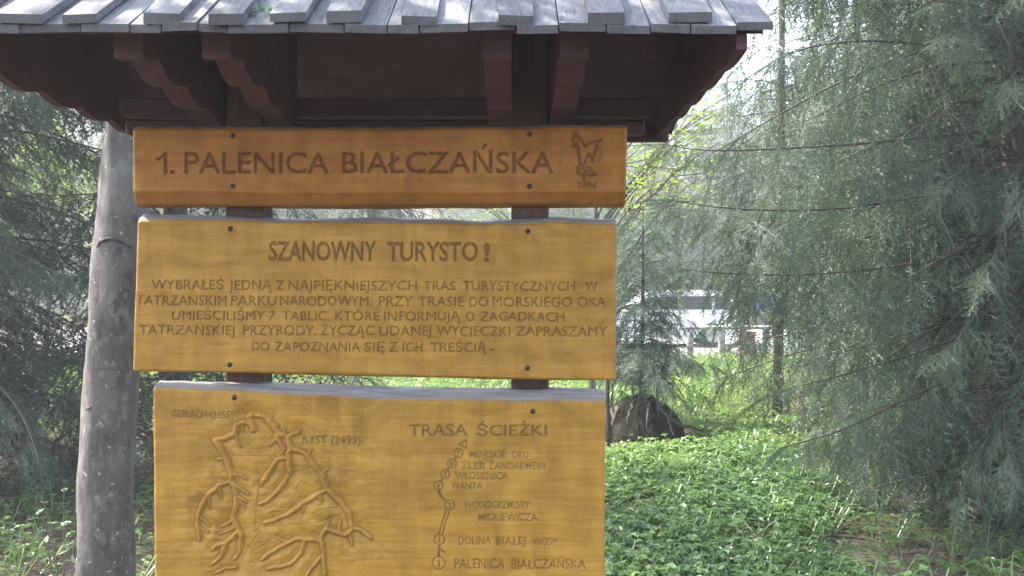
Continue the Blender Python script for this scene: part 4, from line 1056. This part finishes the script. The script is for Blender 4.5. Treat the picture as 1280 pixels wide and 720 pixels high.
# ------------------------------------------------------------------ ground plants
def herbs():
    rng = np.random.default_rng(17)
    def leaflet(l):
        # one serrated leaflet along +X with a folded midrib
        xs = np.array([0, .22, .5, .78, 1.0]); hw = np.array([0, .27, .30, .14, 0]) * l * .85
        v = [(0, 0, 0)]
        up = [(x * l, w, .10 * w) for x, w in zip(xs[1:4], hw[1:4])]; dn = [(x * l, -w, .10 * w) for x, w in zip(xs[1:4], hw[1:4])]; mid = [(x * l, 0, -.04 * l) for x in xs[1:4]]
        v = [(0, 0, 0)] + up + dn + mid + [(l, 0, -.10 * l)]
        f3 = [(0, 7, 1), (0, 4, 7), (3, 9, 10), (9, 6, 10)]; f4 = [(1, 7, 8, 2), (2, 8, 9, 3), (7, 4, 5, 8), (8, 5, 6, 9)]
        return np.array(v), f3, f4
    def plant(seed):
        r = np.random.default_rng(seed); V, T, Q, n = [], [], [], 0
        lsz = (1.0, .75, 1.25)[seed % 3]; nl = (5, 7, 3)[seed % 3]
        for br in range(r.integers(4, 8)):
            az = r.uniform(0, 6.28); h = r.uniform(.05, .17); out = r.uniform(.05, .17)
            tip = np.array([out * math.cos(az), out * math.sin(az), h])
            s = np.array([-math.sin(az), math.cos(az), 0]) * .003
            V.append(np.array([-s, s, tip + s, tip - s])); Q.append(np.array([(0, 1, 2, 3)]) + n); n += 4
            for k in range(nl):
                v, f3, f4 = leaflet(lsz * r.uniform(.024, .045) * (1.0 if k == nl // 2 else .85))
                a = az + (k - nl // 2) * (.62 if nl == 5 else .42 if nl == 7 else .95) + r.normal(0, .12); pitch = r.uniform(-.45, .15)
                d = np.array([math.cos(a) * math.cos(pitch), math.sin(a) * math.cos(pitch), math.sin(pitch)]); sd = np.array([-math.sin(a), math.cos(a), r.normal(0, .25)]); sd /= np.linalg.norm(sd)
                u = np.cross(d, sd)
                V.append(v @ np.stack([d, sd, u]) + tip); T.append(np.array(f3) + n); Q.append(np.array(f4) + n); n += len(v)
        return np.concatenate(V), np.concatenate(T), np.concatenate(Q)
    kinds = [plant(100 + k) for k in range(15)]
    mb = MB()
    pts = []
    while len(pts) < 10500:
        y = 4.4 + 5.6 * rng.random() ** 1.1; x = rng.uniform(-.6, 5.2)
        if x > (y * 0.60 + .4): continue
        sh = np.clip((x - (1.22 + (y - 5) * .24) + .35 * vnoise(x * 1.3, y * 1.3, 91)) / .9, 0, 1) * (y < 8.5)
        if rng.random() < sh * .97: continue
        if vnoise(x * 1.1, y * 1.1, 92) < -.5 - .25 * rng.random(): continue
        if abs(x - 1.40) < .7 and y > 8.4: continue
        pts.append((x, y))
    while len(pts) < 14500:
        y = 10 + 9.5 * rng.random(); x = rng.uniform(-2.5, 6.5)
        if np.hypot(x - 1.38, y - 10) < .6 or vnoise(x * .8, y * .8, 97) < -.45: continue
        pts.append((x, y))
    for k in range(650):                                    # a few on the left among the spruces
        pts.append((rng.uniform(-4.2, -1.2), rng.uniform(4.9, 9)))
    for x, y in pts:
        pk = int(np.clip((vnoise(x * .7, y * .7, 96) * .5 + .5) * 3 + rng.normal(0, .5), 0, 2.9)); v, t, q = kinds[(rng.integers(5) * 3 + (2 - pk) % 3) % 15]; a = rng.uniform(0, 6.28); s = rng.uniform(.75, 1.35); s *= 1.0 if y < 10 else 1.25; c_, s_ = math.cos(a) * s, math.sin(a) * s
        w = np.stack([v[:, 0] * c_ - v[:, 1] * s_, v[:, 0] * s_ + v[:, 1] * c_, v[:, 2] * s * rng.uniform(.7, 1.2)], 1) + [x, y, float(gz(x, y))]
        mb.add(w, t, q, tint=float(np.clip(.55 + .5 * vnoise(x * .9, y * .9, 93) + rng.normal(0, .15) + .3 * (y > 9.5), 0, 1)))  # plants farther back tinted brighter and yellower, sunlight put into the colour
    tag(mb.build('undergrowth', M_HERB, None, False), 'lush low green leafy plants covering the forest floor right of the boards', kind='stuff')
    # sunlit grass toward the road
    g = MB(); n = 55000
    y = 9.5 + 12.2 * rng.random(n) ** 0.9; x = rng.uniform(-11, 12, n)
    clump = vnoise(x * 1.2, y * 1.2, 95); keep = (rng.random(n) < .55 + .45 * clump) & (np.hypot(x - 1.38, y - 10) > .6); x, y = x[keep], y[keep]; n = len(x)
    z = gz(x, y); h = rng.uniform(.08, .24, n) * (0.8 + .5 * np.clip(clump[keep], -.6, 1)); a = rng.uniform(0, 6.28, n); w = rng.uniform(.004, .011, n)
    bx, by = rng.normal(0, .35, n) * h, rng.normal(0, .35, n) * h
    P0 = np.stack([x, y, z], 1); s = np.stack([np.cos(a) * w, np.sin(a) * w, 0 * w], 1); M_ = P0 + np.stack([bx * .3, by * .3, h * .6], 1); T_ = P0 + np.stack([bx, by, h], 1)
    V = np.stack([P0 - s, P0 + s, M_ + s, M_ - s, T_], 1).reshape(-1, 3); i = np.arange(n)[:, None] * 5
    g.add(V, np.concatenate([i, i + 1, i + 2, i + 3], 1), np.concatenate([i + 3, i + 2, i + 4], 1), tint=np.repeat(rng.random(n), 5))
    tag(g.build('grass', M_GRASS, None, False), 'bright sunlit grass between the mound and the gravel road', kind='stuff')
    # twigs and litter under the right spruce
    l = MB()
    for k in range(1500):
        x, y = rng.uniform(1.0, 5.2), rng.uniform(4.3, 8.5)
        if x < 1.4 + (y - 5) * .25 and rng.random() < .8: continue
        a = rng.uniform(0, 6.28); L = rng.uniform(.05, .35); d = np.array([math.cos(a), math.sin(a), rng.normal(0, .12)])
        p = np.array([x, y, float(gz(x, y)) + .012]); q = [p - d * L / 2, p + rng.normal(0, .02, 3) * [1, 1, .3], p + d * L / 2]
        tube(l, q, [.004, .0035, .0015], 4, cap=False)
    for k in range(900):
        x, y = rng.uniform(-4.3, -1.2), rng.uniform(4.3, 8.5)
        a = rng.uniform(0, 6.28); L = rng.uniform(.05, .3); d = np.array([math.cos(a), math.sin(a), rng.normal(0, .12)])
        p = np.array([x, y, float(gz(x, y)) + .012]); tube(l, [p - d * L / 2, p + d * L / 2], [.004, .0015], 4, cap=False)
    tag(l.build('twig_litter', M_TWIG, None, False), 'fallen brown twigs strewn on the forest floor', kind='stuff')
def dead_leaves():
    rng = np.random.default_rng(71); mb = MB()
    m = leafy('dead_brown_leaves', (0.06, 0.04, 0.025), (0.11, 0.075, 0.045), (0.19, 0.14, 0.09), 0.15)
    for k in range(4200):
        x, y = (rng.uniform(-4.4, -1.0) if k % 3 else rng.uniform(1.2, 5.2)), rng.uniform(4.3, 8.8)
        p = np.array([x, y, float(gz(x, y)) + rng.uniform(.006, .03)]); d = rng.normal(0, 1, 3); d[2] *= .25
        leaf(mb, p, d, rng.uniform(.025, .065), rng, rng.uniform(.4, .75))
    tag(mb.build('dead_leaves', m, None, False), 'brown dead leaves littering the shaded forest floor', kind='stuff')
herbs(); dead_leaves()
def fallen_branch():
    mb = MB(); rng = np.random.default_rng(6)
    p = np.array([P(912, 660, 5.6), P(935, 675, 5.45), P(962, 693, 5.3), P(985, 706, 5.15)]); p[:, 2] = [.16, .12, .10, .05]
    p = np.array([[-.0, 0, 0]] * 0 + [list(q) for q in p]); tt = np.linspace(0, 1, 12); q = np.stack([np.interp(tt, np.linspace(0, 1, 4), p[:, k]) for k in range(3)], 1) + rng.normal(0, .006, (12, 3))
    tube(mb, q, .013 * (1 - tt * .6), 6)
    for i, d in ((4, (.1, -.1, .12)), (7, (-.08, .1, .1)), (9, (.12, .05, .05))): tube(mb, [q[i], q[i] + np.array(d) * .7, q[i] + np.array(d) * 1.2], [.005, .004, .002], 5)
    m, nt, b, N, S = new_mat('pale_dead_wood'); S('Base Color', (0.22, 0.17, 0.13, 1)); S('Roughness', .85)
    tag(mb.build('fallen_branch', m), 'bare pale fallen branch lying on the herbs below the drooping spruce boughs', 'branch')
fallen_branch()

# ------------------------------------------------------------------ across the clearing: car, fence, person
def car():
    D = 24.5
    x1 = P(922, 0, D)[0]; x0 = x1 - 4.3; y0, y1 = D - .85, D + .85; g = 0.08
    t = root('parked_car', ((x0 + x1) / 2, D, g), 'white parked car with dark windows glimpsed past the young spruce', 'car')
    WH = flat('white_car_paint', (0.80, 0.80, 0.79), 0.3, 0, .6, .02); GL = flat('dark_car_glass', (0.02, 0.025, 0.03), .08, 0, 0, .1); RB = flat('tyre_rubber', (.025,) * 3, .8)
    AL = flat('wheel_alloy', (.45, .45, .46), .35, .8); RD = flat('red_lamp', (.45, .02, .02), .25, 0, .5)
    L = lambda u: x0 + u * (x1 - x0)
    prof = [(0.0, .35), (0.0, .70), (.03, .80), (.22, .90), (.27, .93), (.42, 1.40), (.50, 1.46), (.86, 1.46), (.95, 1.38), (.99, .95), (1.0, .85), (1.0, .38), (.94, .24), (.06, .24)]
    mb = MB(); ws = [0, .05, .12, .88, .95, 1.0]; n = len(prof)
    V = []; 
    for w in ws:
        k = 1 - .06 * (abs(w - .5) / .5) ** 6
        for u, z in prof:
            tuck = .16 * max(0, (z - .93) / .55) * (1 if w > .5 else -1) * (abs(w - .5) * 2)
            V.append((L(.5 + (u - .5) * k), y0 + w * (y1 - y0) - tuck, g + z * (1 if w in (.12, .88) else .995)))
    Q = [(a * n + j, a * n + (j + 1) % n, (a + 1) * n + (j + 1) % n, (a + 1) * n + j) for a in range(len(ws) - 1) for j in range(n)]
    tri = tessellate_polygon([[Vector((u * 4.3, z, 0)) for u, z in prof]])
    mb.add(V, Q, [list(x) for x in tri] + [[q + (len(ws) - 1) * n for q in reversed(x)] for x in tri]); mb.build('body', WH, t, False)
    for ys, sg in ((y0, -1), (y1, 1)):
        for poly in ([(.34, .97), (.42, 1.28), (.60, 1.31), (.60, .97)], [(.62, .97), (.62, 1.31), (.80, 1.31), (.80, .97)], [(.82, .97), (.82, 1.31), (.90, 1.28), (.945, .97)]):
            mb = MB(); prism(mb, poly, lambda u, z, d: (L(u), ys - sg * (.16 * max(0, (z - .93) / .55) + d), g + z), -.012, .05); mb.build('window', GL, t, False)
        for u in (.19, .80):
            c = np.array([L(u), ys - sg * .02, g + .31]); wm = MB()
            th = np.linspace(0, 2 * math.pi, 28)
            tube(wm, [c + [0, -.11, 0], c + [0, -.10, 0], c + [0, .10, 0], c + [0, .11, 0]], [.27, .31, .31, .27], 24)
            wo = wm.build('wheel', RB, t); r2_ = MB(); tube(r2_, [c + [0, -.116, 0], c + [0, -.105, 0], c + [0, .105, 0], c + [0, .116, 0]], [.17, .20, .20, .17], 18); r2_.build('rim', AL, wo)
        lm = MB(); box(lm, x1 - .10, x1 + .012, ys - sg * .012 - .03 - sg * .05, ys - sg * .012 + .03 - sg * .05, g + .72, g + 1.0, .01); lm.build('tail_light', RD, t, False)
    mb = MB(); box(mb, x0 + 1.75, x0 + 1.80, y0 + .3, y1 - .3, g + 1.1, g + 1.12); 
    mb = MB(); box(mb, x1 - .02, x1 + .04, y0 + .1, y1 - .1, g + .32, g + .55, .02); mb.build('bumper', flat('grey_plastic', (.06,) * 3, .6), t, False)
car()
def fence():
    D = 19.5
    t = root('rail_fence', (P(900, 0, D)[0], D, 0), 'low weathered fence with pale top rail in front of the white car', 'fence')
    GW = plain_wood('pale_fence_wood', (.26, .25, .25), (.42, .40, .40), (6, 6, 20), .85)
    for px in (862, 902, 990, 1060):
        mb = MB(); c = P(px, 0, D); tube(mb, [(c[0], D, -.3), (c[0], D, .5), (c[0] + .01, D, .70), (c[0] + .01, D, .735)], [.075, .073, .07, .03], 10); mb.build('post', GW, t)
    mb = MB(); a, b = P(856, 0, D), P(1068, 0, D); tube(mb, [(a[0], D, .77), ((a[0] + b[0]) / 2, D, .765), (b[0], D, .77)], .045, 8); mb.build('rail', GW, t)
    t = root('marker_post', (P(935, 0, 19.0)[0], 19.0, 0), 'reddish brown wooden marker post with a small white notice by the fence', 'post')
    RW = plain_wood('reddish_wood', (.20, .085, .07), (.30, .14, .115), (20, 20, 3), .8)
    c = P(935, 0, 19.0)[0]
    mb = MB(); prism(mb, [(c - .18, -.2), (c - .16, .66), (c - .19, .72), (c + .19, .70), (c + .15, .62), (c + .21, -.2)], lambda u, v, d: (u, d, v), 19.0, 19.1); mb.build('board', RW, t, False)
    mb = MB(); box(mb, c - .075, c + .01, 18.992, 18.999, .30, .38, .002); mb.build('notice', flat('white_paper', (.75, .75, .74), .6), t, False)
    mb = MB(); box(mb, c - .24, c + .28, 18.9, 19.2, -.1, .10, .02); mb.build('base', flat('pale_concrete', (.45, .44, .44), .9), t, False)
fence()
def person():
    D = 20.6; x = P(963, 0, D)[0]; g = .02
    SK = flat('skin', (.45, .27, .20), .55, 0, 0, .05); BL = flat('blue_cloth', (.03, .06, .34), .8, 0, 0, .15); TR = flat('dark_trousers', (.05, .055, .08), .85); HR = flat('brown_hair', (.05, .03, .02), .7)
    t = root('person', (x, D, g), 'person in a bright blue jacket half hidden by spruce boughs near the fence', 'person')
    def skin(name, mat, pts, edges, rad, lv=2):
        me = bpy.data.meshes.new(name); me.from_pydata([(x + a, D + b, g + c) for a, b, c in pts], edges, []); o = bpy.data.objects.new(name, me); COL.objects.link(o)
        md = o.modifiers.new('s', 'SKIN'); md.use_smooth_shade = True
        for k, r in enumerate(rad):
            me.skin_vertices[0].data[k].radius = (r, r) if np.isscalar(r) else r
        me.skin_vertices[0].data[0].use_root = True
        o.modifiers.new('d', 'SUBSURF').levels = lv
        bpy.context.view_layer.update()
        m2 = bpy.data.meshes.new_from_object(o.evaluated_get(bpy.context.evaluated_depsgraph_get()))
        bpy.data.objects.remove(o)
        v = np.array([w.co[:] for w in m2.vertices]); mb = MB()
        f3 = [p.vertices[:] for p in m2.polygons if len(p.vertices) == 3]; f4 = [p.vertices[:] for p in m2.polygons if len(p.vertices) == 4]
        mb.add(v, f4, f3); return mb.build(name, mat, t)
    pts = [(0, 0, .92), (0, 0, 1.12), (0, .01, 1.32), (0, .01, 1.44), (0, -.01, 1.52), (0, -.02, 1.60), (0, -.02, 1.68),
           (.09, 0, .86), (.11, -.02, .48), (.12, .03, .09), (.13, -.12, .04), (-.09, 0, .86), (-.10, .03, .48), (-.11, .06, .09), (-.12, -.08, .04),
           (.17, .01, 1.40), (.24, .03, 1.13), (.25, -.10, .92), (.25, -.17, .84), (-.17, .01, 1.40), (-.25, .04, 1.14), (-.20, -.14, 1.02), (-.16, -.22, 1.0)]
    ed = [(0, 1), (1, 2), (2, 3), (3, 4), (4, 5), (5, 6), (0, 7), (7, 8), (8, 9), (9, 10), (0, 11), (11, 12), (12, 13), (13, 14), (3, 15), (15, 16), (16, 17), (17, 18), (3, 19), (19, 20), (20, 21), (21, 22)]
    rad = [(.15, .11), (.14, .10), (.16, .11), (.10, .08), .055, (.075, .095), (.06, .08), .085, .058, .04, (.04, .03), .085, .058, .04, (.04, .03), .06, .046, .035, .035, .06, .046, .035, .035]
    skin('body', SK, pts, ed, rad)
    g2 = 1.10
    skin('jacket', BL, [(0, 0, .90), (0, 0, 1.12), (0, .01, 1.32), (0, .01, 1.45), (.17, .01, 1.40), (.24, .03, 1.13), (.25, -.09, .95), (-.17, .01, 1.40), (-.25, .04, 1.14), (-.205, -.125, 1.035)],
         [(0, 1), (1, 2), (2, 3), (3, 4), (4, 5), (5, 6), (3, 7), (7, 8), (8, 9)], [(.18, .14), (.17, .13), (.185, .135), (.10, .09), .078, .064, .052, .078, .064, .052])
    skin('trousers', TR, [(0, 0, .93), (.09, 0, .84), (.11, -.02, .48), (.12, .03, .10), (-.09, 0, .84), (-.10, .03, .48), (-.11, .06, .10)], [(0, 1), (1, 2), (2, 3), (0, 4), (4, 5), (5, 6)], [(.165, .125), .10, .075, .062, .10, .075, .062])
    mb = MB(); nu, nv = 20, 10; a = np.linspace(0, 2 * math.pi, nu, endpoint=False)[None]; v = np.linspace(0, .62 * math.pi, nv)[:, None]
    V = np.stack([x + .094 * np.sin(v) * np.cos(a), D + .005 + .108 * np.sin(v) * np.sin(a) + .02 * (v > 1), g + 1.655 + .12 * np.cos(v) + 0 * a], -1).reshape(-1, 3)
    i = np.arange(nv - 1)[:, None] * nu; j = np.arange(nu)[None]; j2 = (j + 1) % nu
    mb.add(V, np.stack([i + j, i + j2, i + nu + j2, i + nu + j], -1).reshape(-1, 4)); mb.build('hair', HR, t)
person()

# ------------------------------------------------------------------ the wood beyond the road
def far_wood():
    rng = np.random.default_rng(33)
    protos = []
    for s in range(4):
        items = []; H = 1.0; mb = MB(); r = np.random.default_rng(200 + s)
        z = .10
        while z < .97:
            f = (1 - z) / .9
            for k in range(6):
                az = r.uniform(0, 6.28); L = (.20 * f ** .8 + .015) * r.uniform(.75, 1.15)
                d = np.array([math.cos(az), math.sin(az), -.25 + .5 * (1 - f)])
                for w in (.15, .5):
                    items.append((np.array([0, 0, z]) + d * L * w, d + r.normal(0, .25, 3), L * (1 - w) * 1.1 + .01, r.uniform(.2, .9)))
            z += .036 * r.uniform(.8, 1.2)
        place_sprays(mb, items, 2, r)
        tube(mb, [(0, 0, -.05), (0, 0, .5), (0, 0, .98)], [.014, .008, .001], 5, tint=0.0)
        protos.append((np.concatenate(mb.v), np.concatenate(mb.f[3]), np.concatenate(mb.f[4]), np.concatenate(mb.a['tint'])))
    mb = MB()
    k = 0
    while k < 170:
        y = rng.uniform(38, 125); x = rng.uniform(-.75, .75) * y
        hgt = rng.uniform(6, 15); v, t, q, tn = protos[rng.integers(4)]; a = rng.uniform(0, 6.28)
        w = np.stack([v[:, 0] * math.cos(a) - v[:, 1] * math.sin(a), v[:, 0] * math.sin(a) + v[:, 1] * math.cos(a), v[:, 2]], 1) * [hgt * 1.1, hgt * 1.1, hgt] + [x, y, float(gz(x, y))]
        mb.add(w, t, q, tint=np.clip(tn + rng.uniform(-.3, .3), 0, 1)); k += 1
    tag(mb.build('distant_forest', M_FAR, None, False), 'pale hazy conifer forest rising on the slope beyond the road', kind='stuff')
far_wood()

# ------------------------------------------------------------------ sunlit haze in the forest air
HAZE = 0.0034
if HAZE:
    m = bpy.data.materials.new('haze'); m.use_nodes = True; nt = m.node_tree
    for n in list(nt.nodes):
        if n.type == 'BSDF_PRINCIPLED': nt.nodes.remove(n)
    vp = nt.nodes.new('ShaderNodeVolumePrincipled'); vp.inputs['Color'].default_value = (.92, .96, 1, 1); vp.inputs['Density'].default_value = HAZE; vp.inputs['Anisotropy'].default_value = 0.3
    nt.links.new(vp.outputs[0], nt.nodes['Material Output'].inputs['Volume'])
    mb = MB(); box(mb, -165, 165, -45, 205, -3, 76)
    tag(mb.build('haze', m, None, False), kind='stuff')
